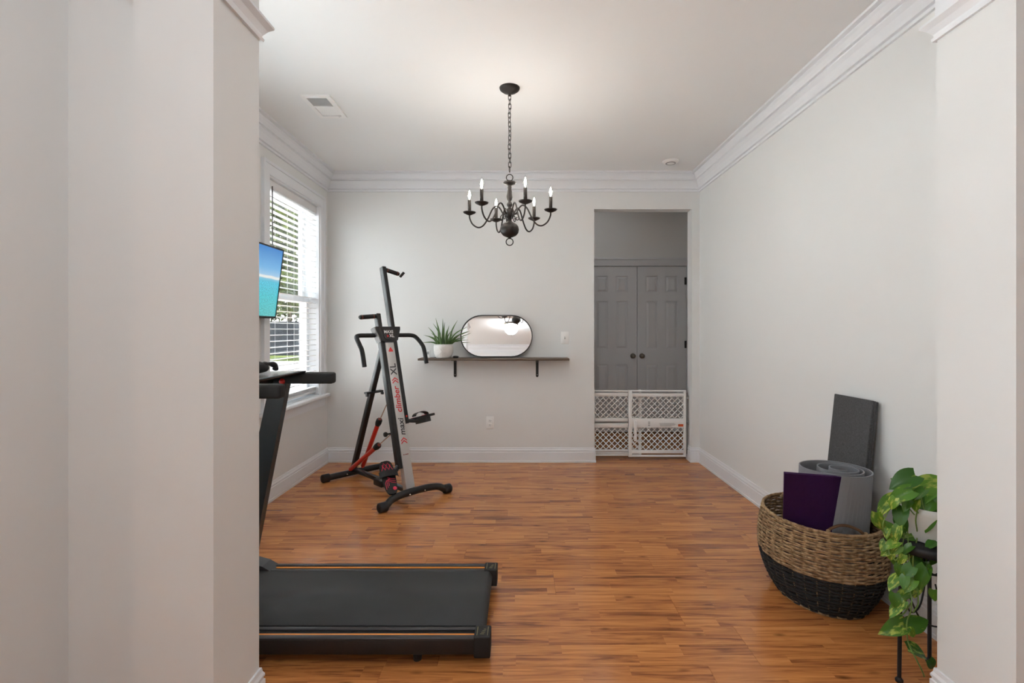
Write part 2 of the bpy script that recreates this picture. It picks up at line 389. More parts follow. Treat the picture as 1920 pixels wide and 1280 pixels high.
# ------------------------------------------------------------------ window in the left wall
cw = 0.095; t = 0.012
def double_hung(name, WY0, WY1, label, dimmed):
    w = sempty(name, (XL, (WY0 + WY1) / 2, WZ0), label)
    m = MB()
    m.box((XL - 0.002, WY0 - cw + 0.022, WZ0), (XL + 0.016, WY0, WZ1)).box((XL - 0.002, WY0 - cw, WZ0), (XL + 0.024, WY0 - cw + 0.022, WZ1 + cw - 0.022))
    m.box((XL - 0.002, WY1, WZ0), (XL + 0.016, WY1 + cw - 0.022, WZ1)).box((XL - 0.002, WY1 + cw - 0.022, WZ0), (XL + 0.024, WY1 + cw, WZ1 + cw - 0.022))
    m.box((XL - 0.002, WY0 - cw + 0.022, WZ1), (XL + 0.016, WY1 + cw - 0.022, WZ1 + cw - 0.022)).box((XL - 0.002, WY0 - cw, WZ1 + cw - 0.022), (XL + 0.024, WY1 + cw, WZ1 + cw))
    m.build('casing', M_TRIM, w)
    m = MB()
    m.box((XL - 0.18, WY0, WZ0), (XL + 0.002, WY0 + t, WZ1)).box((XL - 0.18, WY1 - t, WZ0), (XL + 0.002, WY1, WZ1)).box((XL - 0.18, WY0, WZ1 - t), (XL + 0.002, WY1, WZ1)).box((XL - 0.18, WY0, WZ0 - 0.002), (XL + 0.002, WY1, WZ0 + t))
    m.build('jamb', M_TRIM, w)
    m = MB(); m.rbox((XL - 0.06, WY0 - cw - 0.03, WZ0 - 0.022), (XL + 0.055, min(WY1 + cw + 0.03, YB - 0.005), WZ0 + 0.006), 0.006)
    m.build('sill', M_TRIM, w)
    m = MB(); m.box((XL, WY0 - cw, WZ0 - 0.10), (XL + 0.016, WY1 + cw - 0.01, WZ0 - 0.022)); m.build('apron', M_TRIM, w)
    for z0, z1, xo, nm in ((1.50, WZ1 - t, XL - 0.150, 'upper_sash'), (WZ0 + t, 1.545, XL - 0.110, 'lower_sash')):
        s = MB(); a, b = WY0 + t, WY1 - t; x0, x1 = xo - 0.018, xo + 0.018
        s.box((x0, a, z0), (x1, a + 0.045, z1)).box((x0, b - 0.045, z0), (x1, b, z1)).box((x0, a + 0.045, z0), (x1, b - 0.045, z0 + 0.055)).box((x0, a + 0.045, z1 - 0.045), (x1, b - 0.045, z1))
        so = s.build(nm, M_TRIM, w)
        p = MB(); p.box((xo - 0.003, a + 0.045, z0 + 0.055), (xo + 0.003, b - 0.045, z1 - 0.045)); p.build('pane', M_GLASS, so)
    if dimmed:
        p = MB(); p.box((XL - 0.174, WY0 + t, WZ0 + t), (XL - 0.1735, WY1 - t, WZ1 - t)); p.build('dimming_screen', M_DIMSCREEN, w)  # sheet added to darken the outdoor view
    portal((XL - 0.178, (WY0 + WY1) / 2, (WZ0 + WZ1) / 2), (R(90), 0, R(-90)), WY1 - WY0, WZ1 - WZ0)
double_hung('window_1', WY0, WY1, 'white double-hung window with wide casing beside the climbing machine', True)
double_hung('window_3', WB0, WB1, 'matching window added unseen behind the pier for more daylight', False)  # extra window, never in view, brings more daylight into the room

def blind(WY0, WY1, tilt, label):
    bl = thing('window_blind', label, 'blind', (XL - 0.045, (WY0 + WY1) / 2, WZ0 + 0.006))
    xb = XL - 0.048
    ba, bb = WY0 + 0.018, WY1 - 0.018
    m = MB(); m.rbox((xb - 0.028, ba, WZ1 - 0.075), (xb + 0.030, bb, WZ1 - 0.014), 0.004); m.build('head_rail', M_BLIND, bl)
    m = MB(); m.rbox((xb - 0.026, ba + 0.004, WZ0 + 0.030), (xb + 0.026, bb - 0.004, WZ0 + 0.052), 0.005); m.build('bottom_rail', M_BLIND, bl)
    sl = MB(); nseg = 4; vs_ = []; hw = 0.0255
    for i in range(nseg + 1):
        u = -1 + 2 * i / nseg; x = u * hw; z = 0.003 * (1 - u * u)
        vs_ += [(x, 0, z), (x, bb - ba, z), (x, 0, z + 0.0026), (x, bb - ba, z + 0.0026)]
    fs = []
    for i in range(nseg):
        a, b = 4 * i, 4 * (i + 1); fs += [(a, a + 1, b + 1, b), (a + 2, b + 2, b + 3, a + 3), (a, b, b + 2, a + 2), (a + 1, a + 3, b + 3, b + 1)]
    fs += [(0, 2, 3, 1), (4 * nseg, 4 * nseg + 1, 4 * nseg + 3, 4 * nseg + 2)]
    sl.add(vs_, fs); slat_me = sl.mesh('slat'); slat_me.materials.append(M_BLIND)
    pitch = 0.0470; zz = WZ0 + 0.085; slat_zs = []
    for k in range(5):                                            # the lowest slats lie stacked on the bottom rail
        slat_zs.append(WZ0 + 0.0535 + 0.0062 * k)
    while zz < WZ1 - 0.09:
        zz += pitch; slat_zs.append(zz)
    for z in slat_zs:
        o = bpy.data.objects.new('slat', slat_me); COL.objects.link(o); o.parent = bl; o.matrix_parent_inverse = Matrix.Translation(-bl.location)
        o.location = (xb, ba, z); o.rotation_euler = (0, tilt, 0)
    for y in (ba + 0.13, (ba + bb) / 2, bb - 0.13):
        for x in (xb - 0.027, xb + 0.027):
            m = MB(); m.tube([(x, y, WZ0 + 0.04), (x, y, WZ1 - 0.05)], 0.0011, 5); m.build('ladder_cord', M_BLIND, bl)
    m = MB(); m.tube([(xb + 0.034, ba + 0.075, WZ1 - 0.06), (xb + 0.036, ba + 0.075, 1.70)], 0.0045, 8); m.build('tilt_wand', mat('wand_grey', (0.10, 0.10, 0.10), 0.3), bl)
blind(WY0, WY1, R(1), 'white horizontal slat blind hanging open in the window')
blind(WB0, WB1, R(-28), 'white slat blind in the added window behind the pier, tilted to send light up')  # unseen blind, slats angled to throw ground light at the ceiling

# window added to the unseen hall behind the eye to let daylight in
def plain_window(name, x0, y0, x1, y1, label):
    wd = sempty(name, ((x0 + x1) / 2, (y0 + y1) / 2, RZ0), label)
    fr = MB(); tx = 0.05; horiz = abs(x1 - x0) > abs(y1 - y0)
    def bx(u0, u1, z0, z1, th=0.03, mb=fr):
        if horiz: mb.box((u0, y0 - th, z0), (u1, y0 + th, z1))
        else: mb.box((x0 - th, u0, z0), (x0 + th, u1, z1))
    a, b = (x0, x1) if horiz else (y0, y1)
    bx(a, a + tx, RZ0, RZ1); bx(b - tx, b, RZ0, RZ1); bx(a, b, RZ0, RZ0 + tx); bx(a, b, RZ1 - tx, RZ1); bx(a, b, 1.40, 1.45); bx((a + b) / 2 - 0.025, (a + b) / 2 + 0.025, RZ0, RZ1)
    fr.build('window_frame', M_TRIM, wd)
    p = MB(); bx(a + tx, b - tx, RZ0 + tx, RZ1 - tx, 0.003, p); p.build('pane', M_GLASS, wd)
for i, (a, b) in enumerate(RW):
    plain_window('window_%d' % (i + 2), RX0 - 0.09, a, RX0 - 0.09, b, 'white framed window added behind the viewer for daylight')
    portal((RX0 - 0.14, (a + b) / 2, (RZ0 + RZ1) / 2), (R(90), 0, R(-90)), b - a, RZ1 - RZ0)

# ------------------------------------------------------------------ closet doors in the hall
dr = sempty('door_1', (1.406, HB, 0), 'pair of grey-white six-panel closet doors with round knobs')
M_DOOR = mat('door_paint', (0.70, 0.715, 0.74), 0.4)
def leaf_door(x0, x1, knob_x, hinge_x):
    mb = MB(); z0, z1 = 0.012, 2.03; y = HB - 0.002
    mb.box((x0, y + 0.010, z0), (x1, y + 0.036, z1))
    cols = [(x0 + 0.104, x0 + 0.247), (x0 + 0.344, x0 + 0.487)]; rows = [(0.22, 0.837), (1.025, 1.61), (1.713, 1.915)]
    for a, b in ((x0, cols[0][0]), (cols[0][1], cols[1][0]), (cols[1][1], x1)): mb.box((a, y, z0), (b, y + 0.012, z1))
    for c in cols:
        for a, b in ((z0, rows[0][0]), (rows[0][1], rows[1][0]), (rows[1][1], rows[2][0]), (rows[2][1], z1)): mb.box((c[0], y, a), (c[1], y + 0.012, b))
    d = mb.build('door_leaf', M_DOOR, dr)
    for c in cols:
        for a, b in rows:
            p = MB(); i, o_ = 0.010, 0.034; x, X = c
            vs_ = [(x + i, y + 0.010, a + i), (X - i, y + 0.010, a + i), (X - i, y + 0.010, b - i), (x + i, y + 0.010, b - i), (x + o_, y + 0.002, a + o_), (X - o_, y + 0.002, a + o_), (X - o_, y + 0.002, b - o_), (x + o_, y + 0.002, b - o_)]
            p.add(vs_, [(4, 5, 6, 7), (0, 1, 5, 4), (1, 2, 6, 5), (2, 3, 7, 6), (3, 0, 4, 7)]); p.build('panel', M_DOOR, d)
    k = MB(); k.lathe([(0.0, 0.062), (0.014, 0.061), (0.024, 0.054), (0.028, 0.044), (0.026, 0.034), (0.012, 0.024), (0.011, 0.010), (0.030, 0.008), (0.032, 0.0)], 20, m=frame((knob_x, y, 0.94), (1, 0, 0), (0, 0, 1), (0, -1, 0)))
    k.build('knob', M_NICKEL, d)
    for hz in (0.25, 1.08, 1.853):
        hg = MB(); hg.tube([(hinge_x, y - 0.006, hz - 0.045), (hinge_x, y - 0.006, hz + 0.045)], 0.007, 8); hg.box((hinge_x - 0.018, y - 0.003, hz - 0.044), (hinge_x + 0.018, y, hz + 0.044)); hg.build('hinge', M_BLACK, d)
leaf_door(0.806, 1.4065, 1.357, 0.808); leaf_door(1.411, 2.008, 1.467, 2.004)
m = MB(); m.box((0.70, HB - 0.018, 2.036), (2.11, HB, 2.12)).box((0.69, HB - 0.026, 2.112), (2.12, HB, 2.135)).box((0.715, HB - 0.018, 0), (0.800, HB, 2.036)).box((2.012, HB - 0.018, 0), (2.10, HB, 2.036))
m.build('casing', M_DOOR, dr)

# front door far behind the viewer (shows in the mirror)
d2 = sempty('door_2', (-0.15, RY, 0), 'white front door behind the viewer')
m = MB(); m.box((-0.60, RY, 0), (0.32, RY + 0.03, 2.36)); m.build('door_leaf', M_DOOR, d2)
m = MB(); m.box((-0.70, RY, 0), (-0.60, RY + 0.045, 2.36)).box((0.32, RY, 0), (0.42, RY + 0.045, 2.36)).box((-0.72, RY, 2.36), (0.44, RY + 0.05, 2.47)); m.build('casing', M_TRIM, d2)
for x0 in (-0.50, -0.09):
    for z0, z1 in ((0.2, 0.85), (1.02, 1.7), (1.85, 2.22)):
        m = MB(); m.box((x0, RY + 0.028, z0), (x0 + 0.31, RY + 0.036, z1)); m.build('panel', M_DOOR, d2)

# ------------------------------------------------------------------ outdoors beyond the window
M_GRASS = mat('lawn_green', (0.042, 0.056, 0.008), 0.9, noise=(1.5, 0.35), spec=0.1)
m = MB(); m.box((-80, -30, -0.70), (-3.8, 90, -0.55)).box((-3.8, 6.3, -0.70), (20, 90, -0.55)); struct('ground', m, M_GRASS, 'green lawn strip outside the window')
m = MB(); m.box((-40, -12, -0.55), (-2.1, 9, -0.535)); struct('reflector', m, mat('concrete', (0.50, 0.49, 0.50), 0.9, noise=(2, 0.1)), 'pale concrete patio added out of view to bounce light onto the ceiling')  # pale ground added out of view, bounces sunlight up through the windows
m = MB(); m.box((-40, 9, -0.55), (-2.1, 28.5, -0.537)); struct('driveway', m, mat('asphalt', (0.062, 0.060, 0.068), 0.9, noise=(2, 0.1)), 'grey drive outside the window')
fe = thing('garden_fence', 'dark slate board fence beyond the lawn, seen through the blind', 'fence', (-17, 34.5, -0.55))
M_FENCE = mat('slate_fence', (0.007, 0.009, 0.013), 0.9, spec=0.1)
bm_ = MB(); bm_.box((0, 0, 0), (0.385, 0.03, 2.35)); fence_me = bm_.mesh('fence_board'); fence_me.materials.append(M_FENCE)
for i in range(40):
    o = bpy.data.objects.new('fence_board', fence_me); COL.objects.link(o); o.parent = fe; o.location = (-8 + 0.4 * i, 0, 0.03)
for z in (0.35, 1.95):
    m = MB(); m.box((-8, 0.03, z), (8, 0.09, z + 0.1)); m.build('rail', M_FENCE, fe, local=True)
def leaf_mat(name, c1, c2):
    m_ = bpy.data.materials.new(name); m_.use_nodes = True; nt = m_.node_tree; b = nt.nodes['Principled BSDF']; b.inputs['Roughness'].default_value = 0.8; b.inputs['Specular IOR Level'].default_value = 0.1
    g = nt.nodes.new('ShaderNodeNewGeometry'); n = nt.nodes.new('ShaderNodeTexNoise'); n.inputs['Scale'].default_value = 0.8; nt.links.new(g.outputs['Position'], n.inputs['Vector'])
    mx = nt.nodes.new('ShaderNodeMix'); mx.data_type = 'RGBA'; mx.inputs[6].default_value = (*c1, 1); mx.inputs[7].default_value = (*c2, 1)
    nt.links.new(n.outputs['Fac'], mx.inputs[0]); nt.links.new(mx.outputs[2], b.inputs['Base Color']); return m_
M_TREE = [leaf_mat('tree_leaf_dark', (0.005, 0.011, 0.003), (0.022, 0.034, 0.007)), leaf_mat('tree_leaf_light', (0.006, 0.013, 0.003), (0.050, 0.062, 0.010))]
M_BARK = mat('tree_bark', (0.05, 0.04, 0.03), 0.9, bump=(20, 0.5))
def tree(x, y, h, rad, label, lm, seed):
    r_ = random.Random(seed); tr = thing('tree', label, 'tree', (x, y, -0.55), group='trees beyond the fence')
    mb = MB(); mb.tube(smooth_path([(0, 0, 0), (0.1, 0.05, h * 0.3), (-0.1, 0, h * 0.6), (0, 0, h * 0.85)], 4), [0.22 - 0.18 * i / 12 for i in range(13)], 8)
    for k in range(7):
        a = k * 0.9; z = h * (0.3 + 0.07 * k); mb.tube([(0, 0, z), (rad * 0.6 * math.cos(a), rad * 0.6 * math.sin(a), z + h * 0.12)], [0.07, 0.02], 6)
    mb.build('trunk', M_BARK, tr, local=True)
    c = MB()
    clumps = [(r_.gauss(0, rad * 0.42), r_.gauss(0, rad * 0.42), h * r_.uniform(0.22, 0.97)) for _ in range(60)]
    for cx_, cy_, cz in clumps:
        fall = 1.0 - 0.45 * max(0, (cz / h - 0.5))
        for _ in range(100):
            d = Vector((r_.gauss(0, 1), r_.gauss(0, 1), r_.gauss(0, 1))).normalized() * r_.uniform(0.3, 1.0) * rad * 0.36
            p = Vector((cx_ * fall, cy_ * fall, cz)) + d; s_ = r_.uniform(0.12, 0.24)
            q = Euler((r_.uniform(0, 6.3), r_.uniform(0, 6.3), 0)).to_matrix()
            c.add([p + q @ Vector(v) * s_ for v in ((-0.5, 0, 0), (0, -1, 0.12), (0.5, 0, 0), (0, 1, 0.12))], [(0, 1, 2, 3)])
    c.build('crown', lm, tr, local=True)
for i, (x, y, h, r_, l, lm) in enumerate([
    (-18.4, 39.0, 13.5, 3.2, 'tall leafy tree behind the fence, filling the upper panes', 1),
    (-22.5, 48.0, 16.0, 3.6, 'taller dark tree far behind the fence, glimpsed between the slats', 0),
    (-10.8, 39.0, 13.0, 3.0, 'dark tree behind the fence, hidden by the inner window jamb', 0),
    (-9.8, 28.5, 10.5, 2.4, 'yard tree growing on the lawn in front of the fence', 1),
    (-26.2, 39.0, 12.0, 3.0, 'bushy tree behind the far end of the fence', 0)]):
    tree(x, y, h, r_, l, M_TREE[lm], 30 + i)

# ------------------------------------------------------------------ chandelier
CD = Vector((-0.0735, 3.04, 0))
ch = thing('chandelier', 'dark bronze six-arm chandelier with candle bulbs hanging from the ceiling', 'chandelier', (CD.x, CD.y, H))
def C(x, y, z): return (CD.x + x, CD.y + y, z)
m = MB(); m.lathe([(0.0, -0.034), (0.012, -0.034), (0.020, -0.030), (0.045, -0.022), (0.060, -0.010), (0.063, 0.0), (0.0, 0.0)], 32, C(0, 0, H)); m.build('canopy', M_BRONZE, ch)
m = MB(); m.lathe([(0.0, -0.052), (0.006, -0.050), (0.007, -0.036), (0.012, -0.034)], 12, C(0, 0, H)); m.build('canopy_hook', M_BRONZE, ch)
lk = MB(); pts = []
for k in range(16):
    a = 2 * math.pi * k / 16; pts.append((0.0085 * math.cos(a), 0, 0.0085 * math.sin(a) + (0.0095 if math.sin(a) >= 0 else -0.0095)))
lk.tube(pts, 0.0022, 6, closed=True, up=(0, 1, 0)); link_me = lk.mesh('chain_link'); link_me.materials.append(M_BRONZE)
z = H - 0.058; k = 0
while z > 2.222:
    o = bpy.data.objects.new('chain_link', link_me); COL.objects.link(o); o.parent = ch; o.location = (0.0015 * math.sin(k), 0, z - H); o.rotation_euler = (0, 0, R(25 + 90 * (k % 2) + 3 * k))
    z -= 0.0275; k += 1
m = MB(); m.tube([C(0.020 * math.cos(a), 0.004, 2.192 + 0.020 * math.sin(a)) for a in [2 * math.pi * i / 24 for i in range(24)]], 0.003, 8, closed=True, up=(0, 1, 0)); m.build('top_ring', M_BRONZE, ch)
prof = [(0.0, 2.174), (0.010, 2.172), (0.014, 2.168), (0.036, 2.164), (0.040, 2.158), (0.034, 2.152), (0.016, 2.146), (0.012, 2.140), (0.0135, 2.130), (0.012, 2.122), (0.014, 2.112), (0.018, 2.085), (0.019, 2.070), (0.015, 2.055), (0.009, 2.045), (0.014, 2.038), (0.018, 2.028), (0.016, 2.018), (0.010, 2.010), (0.014, 2.002), (0.026, 1.996), (0.030, 1.985), (0.030, 1.958), (0.026, 1.950), (0.014, 1.942), (0.012, 1.930), (0.016, 1.920)]
m = MB(); m.lathe(prof, 24, C(0, 0, 0)); m.build('turned_shaft', M_BRONZE, ch)
m = MB(); m.lathe([(0.014, 1.922), (0.022, 1.917), (0.040, 1.908), (0.053, 1.892), (0.0575, 1.872), (0.053, 1.851), (0.040, 1.836), (0.018, 1.826), (0.010, 1.824), (0.008, 1.816), (0.0, 1.815)], 28, C(0, 0, 0)); m.build('ball', M_BRONZE, ch)
m = MB(); m.tube([C(0.0215 * math.cos(a), 0.0, 1.797 + 0.0215 * math.sin(a)) for a in [2 * math.pi * i / 24 for i in range(24)]], 0.0032, 8, closed=True, up=(0, 1, 0)); m.build('bottom_ring', M_BRONZE, ch)
M_SLEEVE = mat('bronze_candle_sleeve', (0.030, 0.022, 0.017), 0.55)
M_BULB = mat('lit_bulb', (1, 0.96, 0.9), 0.2, emit=((1.0, 0.90, 0.76), 22.0))
RA = 0.252
M_BULBGLASS = glass_mat(); M_BULBGLASS.name = 'clear_bulb_glass'
for i in range(6):
    a = R(-8 + 60 * i); dx, dy = math.cos(a), math.sin(a)
    def A(r_, z_): return C(r_ * dx, r_ * dy, z_)
    am = MB(); am.tube(smooth_path([A(0.026, 1.966), A(0.040, 1.970), A(0.060, 2.004), A(0.082, 2.019), A(0.108, 2.000), A(0.135, 1.945), A(0.165, 1.902), A(0.198, 1.891), A(0.232, 1.912), A(0.250, 1.948), A(RA, 1.974)], 5), 0.0048, 8)
    ao = am.build('arm', M_BRONZE, ch)
    cu = MB(); cu.tube(smooth_path([A(0.034, 1.972), A(0.050, 1.962), A(0.058, 1.945), A(0.052, 1.930), A(0.042, 1.932), A(0.041, 1.943), A(0.048, 1.948)], 4), 0.0028, 6); cu.build('scroll', M_BRONZE, ao)
    c0 = A(RA, 0)
    p = MB(); p.lathe([(0.004, 1.968), (0.016, 1.972), (0.036, 1.982), (0.040, 1.988), (0.036, 1.9875), (0.014, 1.982), (0.012, 1.996), (0.0, 1.996)], 24, c0); p.build('drip_plate', M_BRONZE, ch)
    sl = MB(); sl.lathe([(0.0, 1.984), (0.0105, 1.984), (0.0105, 2.062), (0.008, 2.063), (0.0, 2.063)], 16, c0); sl.build('candle_sleeve', M_SLEEVE, ch)
    bu = MB(); bu.lathe([(0.006, 2.063), (0.008, 2.068), (0.0122, 2.080), (0.0132, 2.091), (0.0115, 2.104), (0.0075, 2.118), (0.0036, 2.129), (0.0008, 2.137)], 16, c0); bo = bu.build('candle_bulb', M_BULBGLASS, ch)
    fi = MB(); fi.lathe([(0.0006, 2.066), (0.0045, 2.074), (0.0072, 2.086), (0.0070, 2.098), (0.0040, 2.112), (0.0008, 2.122)], 12, c0); fi.build('glowing_core', M_BULB, bo)
    l = bpy.data.lights.new('bulb_light', 'POINT'); l.energy = 0.5; l.color = (1.0, 0.93, 0.84); l.shadow_soft_size = 0.02
    lo = bpy.data.objects.new('bulb_light', l); COL.objects.link(lo); lo.location = (c0[0], c0[1], 2.165)

# dome light of the room behind the viewer
PB = Vector((-0.20, 0.08, 0))
dl = thing('dome_light', 'white glass bowl ceiling light reflected in the mirror', 'ceiling light', (PB.x, PB.y, H))
m = MB(); m.lathe([(0.0, 2.520), (0.035, 2.523), (0.075, 2.540), (0.105, 2.570), (0.122, 2.605), (0.128, 2.640), (0.128, 2.700), (0.0, 2.700)], 32, tuple(PB)); m.build('glass_bowl', mat('opal_glass', (0.9, 0.9, 0.89), 0.3, emit=((0.96, 0.985, 1.0), 18.5)), dl)
m = MB(); m.lathe([(0.0, 2.74), (0.138, 2.74), (0.138, 2.722), (0.130, 2.700), (0.0, 2.700)], 32, tuple(PB)); m.build('mounting_ring', M_NICKEL, dl)
m = MB(); m.lathe([(0.0, 2.494), (0.007, 2.498), (0.010, 2.507), (0.006, 2.517), (0.0, 2.521)], 12, tuple(PB)); m.build('finial', M_NICKEL, dl)

HL = Vector((0.85, 5.42, 0))  # extra lamp above the lintel, out of view, lifts the dark hall
hl = thing('hall_fill_light', 'small frosted ceiling light added unseen to brighten the hall beyond the gate', 'ceiling light', (HL.x, HL.y, H))
m = MB(); m.lathe([(0.0, 2.640), (0.05, 2.645), (0.09, 2.665), (0.11, 2.700), (0.112, 2.715), (0.0, 2.715)], 24, tuple(HL)); m.build('glass_bowl', mat('opal_glass_dim', (0.9, 0.9, 0.89), 0.3, emit=((1.0, 0.99, 0.97), 2.4)), hl)
m = MB(); m.lathe([(0.0, 2.74), (0.118, 2.74), (0.118, 2.718), (0.110, 2.714), (0.0, 2.714)], 24, tuple(HL)); m.build('mounting_ring', M_NICKEL, hl)

# ------------------------------------------------------------------ ceiling vent, smoke detector, switch, outlet
X0, X1, Y0, Y1 = -1.397, -1.212, 3.122, 3.449
ve = thing('ceiling_vent', 'white metal ceiling register with louvres near the window', 'vent', ((X0 + X1) / 2, (Y0 + Y1) / 2, H))
m = MB(); e = 0.028; zt, zb = H, H - 0.011
m.box((X0, Y0, zb), (X1, Y0 + e, zt)).box((X0, Y1 - e, zb), (X1, Y1, zt)).box((X0, Y0 + e, zb), (X0 + e, Y1 - e, zt)).box((X1 - e, Y0 + e, zb), (X1, Y1 - e, zt)).box((X0 + e, 3.268, zb), (X1 - e, 3.280, zt))
m.build('vent_frame', M_WHITE, ve)
m = MB(); m.box((X0 + e, Y0 + e, H - 0.0012), (X1 - e, Y1 - e, H - 0.0004)); m.build('duct_backing', mat('duct_dark', (0.03, 0.032, 0.034), 0.8), ve)
lm_ = MB(); lm_.box((0, -0.0062, -0.0004), (X1 - X0 - 2 * e, 0.0062, 0.0004)); lou = lm_.mesh('louvre'); lou.materials.append(M_WHITE)
for k in range(9):
    for yy, ang in ((3.157 + 0.0128 * k, 62), (3.288 + 0.0150 * k, -14)):
        if yy > 3.415: continue
        o = bpy.data.objects.new('louvre', lou); COL.objects.link(o); o.parent = ve; o.matrix_parent_inverse = Matrix.Translation(-ve.location)
        o.location = (X0 + e, yy, H - 0.0058 if ang > 0 else H - 0.0042); o.rotation_euler = (R(ang), 0, 0)
m = MB(); m.box((-1.262, 3.424, H - 0.016), (-1.256, 3.436, H - 0.004)); m.build('lever', M_WHITE, ve)

sm = thing('smoke_detector', 'round white smoke detector on the ceiling by the back corner', 'smoke detector', (1.31, 4.36, H))
m = MB(); m.lathe([(0.0, -0.022), (0.030, -0.022), (0.034, -0.018), (0.050, -0.018), (0.062, -0.014), (0.068, -0.006), (0.070, 0.0), (0.0, 0.0)], 32, (1.31, 4.36, H)); m.build('housing', M_WHITE, sm)
m = MB(); m.lathe([(0.034, -0.0215), (0.044, -0.0215), (0.044, -0.018), (0.034, -0.018)], 32, (1.31, 4.36, H)); m.build('sensor_ring', mat('grey_plastic', (0.35, 0.35, 0.35), 0.5), sm)

def wall_plate(name, label, cat, x, z, w_, h_):
    t_ = thing(name, label, cat, (x, YB, z)); mb = MB(); mb.rbox((x - w_ / 2, YB - 0.006, z - h_ / 2), (x + w_ / 2, YB + 0.0005, z + h_ / 2), 0.0025); mb.build('plate', M_WHITE, t_); return t_
swx, swz = (1059 - CX) / F * YB, CH - (633 - CY) / F * YB
t_ = wall_plate('light_switch', 'white toggle light switch beside the doorway', 'light switch', swx, swz, 0.074, 0.117)
m = MB(); m.box((swx - 0.005, YB - 0.0075, swz - 0.012), (swx + 0.005, YB - 0.004, swz + 0.012)); m.build('slot', mat('slot_grey', (0.4, 0.4, 0.4), 0.5), t_)
m = MB(); m.bar((swx, YB - 0.006, swz), (swx, YB - 0.019, swz + 0.007), 0.0055, 0.009); m.build('toggle', M_WHITE, t_)
ox, oz = (919 - CX) / F * YB, CH - (792 - CY) / F * YB
t_ = wall_plate('wall_outlet', 'white duplex outlet low on the back wall under the shelf', 'outlet', ox, oz, 0.074, 0.117)
M_SLOT = mat('slot_dark', (0.05, 0.05, 0.05), 0.6)
for s_ in (-1, 1):
    m = MB(); m.rbox((ox - 0.017, YB - 0.0085, oz + s_ * 0.021 - 0.014), (ox + 0.017, YB - 0.004, oz + s_ * 0.021 + 0.014), 0.002); so = m.build('socket', M_WHITE, t_)
    m = MB()
    for q in (-1, 1): m.box((ox + q * 0.007 - 0.0015, YB - 0.0092, oz + s_ * 0.021 - 0.004), (ox + q * 0.007 + 0.0015, YB - 0.0080, oz + s_ * 0.021 + 0.007))
    m.box((ox - 0.002, YB - 0.0092, oz + s_ * 0.021 - 0.011), (ox + 0.002, YB - 0.0080, oz + s_ * 0.021 - 0.007)); m.build('slot', M_SLOT, so)

# ------------------------------------------------------------------ shelf, mirror and what stands on the shelf
SZ = 0.998
sh = thing('wall_shelf', 'dark stained plank shelf on black brackets along the back wall', 'shelf', (-0.25, YB, SZ))
def wood_mat(name, c1, c2, sc):
    m_ = bpy.data.materials.new(name); m_.use_nodes = True; nt = m_.node_tree; b = nt.nodes['Principled BSDF']; b.inputs['Roughness'].default_value = 0.5
    tcn = nt.nodes.new('ShaderNodeTexCoord'); mp = nt.nodes.new('ShaderNodeMapping'); mp.inputs['Scale'].default_value = sc
    n = nt.nodes.new('ShaderNodeTexNoise'); n.inputs['Scale'].default_value = 3; n.inputs['Detail'].default_value = 6
    mx = nt.nodes.new('ShaderNodeMix'); mx.data_type = 'RGBA'; mx.inputs[6].default_value = (*c1, 1); mx.inputs[7].default_value = (*c2, 1)
    nt.links.new(tcn.outputs['Object'], mp.inputs[0]); nt.links.new(mp.outputs[0], n.inputs['Vector']); nt.links.new(n.outputs['Fac'], mx.inputs[0]); nt.links.new(mx.outputs[2], b.inputs['Base Color']); return m_
m = MB(); m.rbox((-0.943, 4.500, SZ - 0.019), (0.435, YB - 0.001, SZ), 0.0025); m.build('board', wood_mat('stained_wood', (0.045, 0.028, 0.020), (0.20, 0.145, 0.105), (1.2, 25, 25)), sh)
for x in (-0.632, 0.148):
    m = MB(); m.box((x - 0.013, YB - 0.005, 0.822), (x + 0.013, YB, SZ - 0.019)).box((x - 0.013, 4.545, SZ - 0.024), (x + 0.013, YB, SZ - 0.019))
    m.lathe([(0.0, 0.0), (0.013, 0.0), (0.013, 0.005), (0.0, 0.005)], 16, m=frame((x, YB, 0.822), (1, 0, 0), (0, 0, 1), (0, -1, 0)))
    bo = m.build('bracket', M_STEELBLK, sh)
    for z_ in (0.832, 0.955):
        s_ = MB(); s_.lathe([(0.0, 0.003), (0.003, 0.0028), (0.0045, 0.0)], 10, m=frame((x, YB - 0.005, z_), (1, 0, 0), (0, 0, 1), (0, -1, 0))); s_.build('screw', M_CHROME, bo)
# mirror, leaning back on the wall
TILT = R(8.2); MW, MH = 0.680, 0.400; mx0 = -0.236
mi = thing('wall_mirror', 'pill-shaped black framed mirror leaning on the shelf', 'mirror', (mx0, 4.672, SZ))
mm = frame((mx0, 4.652, SZ + 0.0025), (1, 0, 0), (0, math.sin(TILT), math.cos(TILT)), (0, -math.cos(TILT), math.sin(TILT)))
def stadium(w_, h_, n=18):
    r_ = h_ / 2; c = w_ / 2 - r_; out = []
    for i in range(n + 1): a = -math.pi / 2 + math.pi * i / n; out.append((c + r_ * math.cos(a), r_ + r_ * math.sin(a)))
    for i in range(n + 1): a = math.pi / 2 + math.pi * i / n; out.append((-c + r_ * math.cos(a), r_ + r_ * math.sin(a)))
    return out
o1 = stadium(MW, MH); o2 = [(x * (MW - 0.018) / MW, 0.009 + (y) * (MH - 0.018) / MH) for x, y in o1]; n = len(o1)
m = MB(); vs_ = [mm @ Vector((x, y, 0)) for x, y in o1] + [mm @ Vector((x, y, 0.018)) for x, y in o1] + [mm @ Vector((x, y, 0.018)) for x, y in o2] + [mm @ Vector((x, y, 0.0)) for x, y in o2]
fs = []
for i in range(n):
    j = (i + 1) % n
    for q in range(4): fs.append((q * n + i, q * n + j, ((q + 1) % 4) * n + j, ((q + 1) % 4) * n + i))
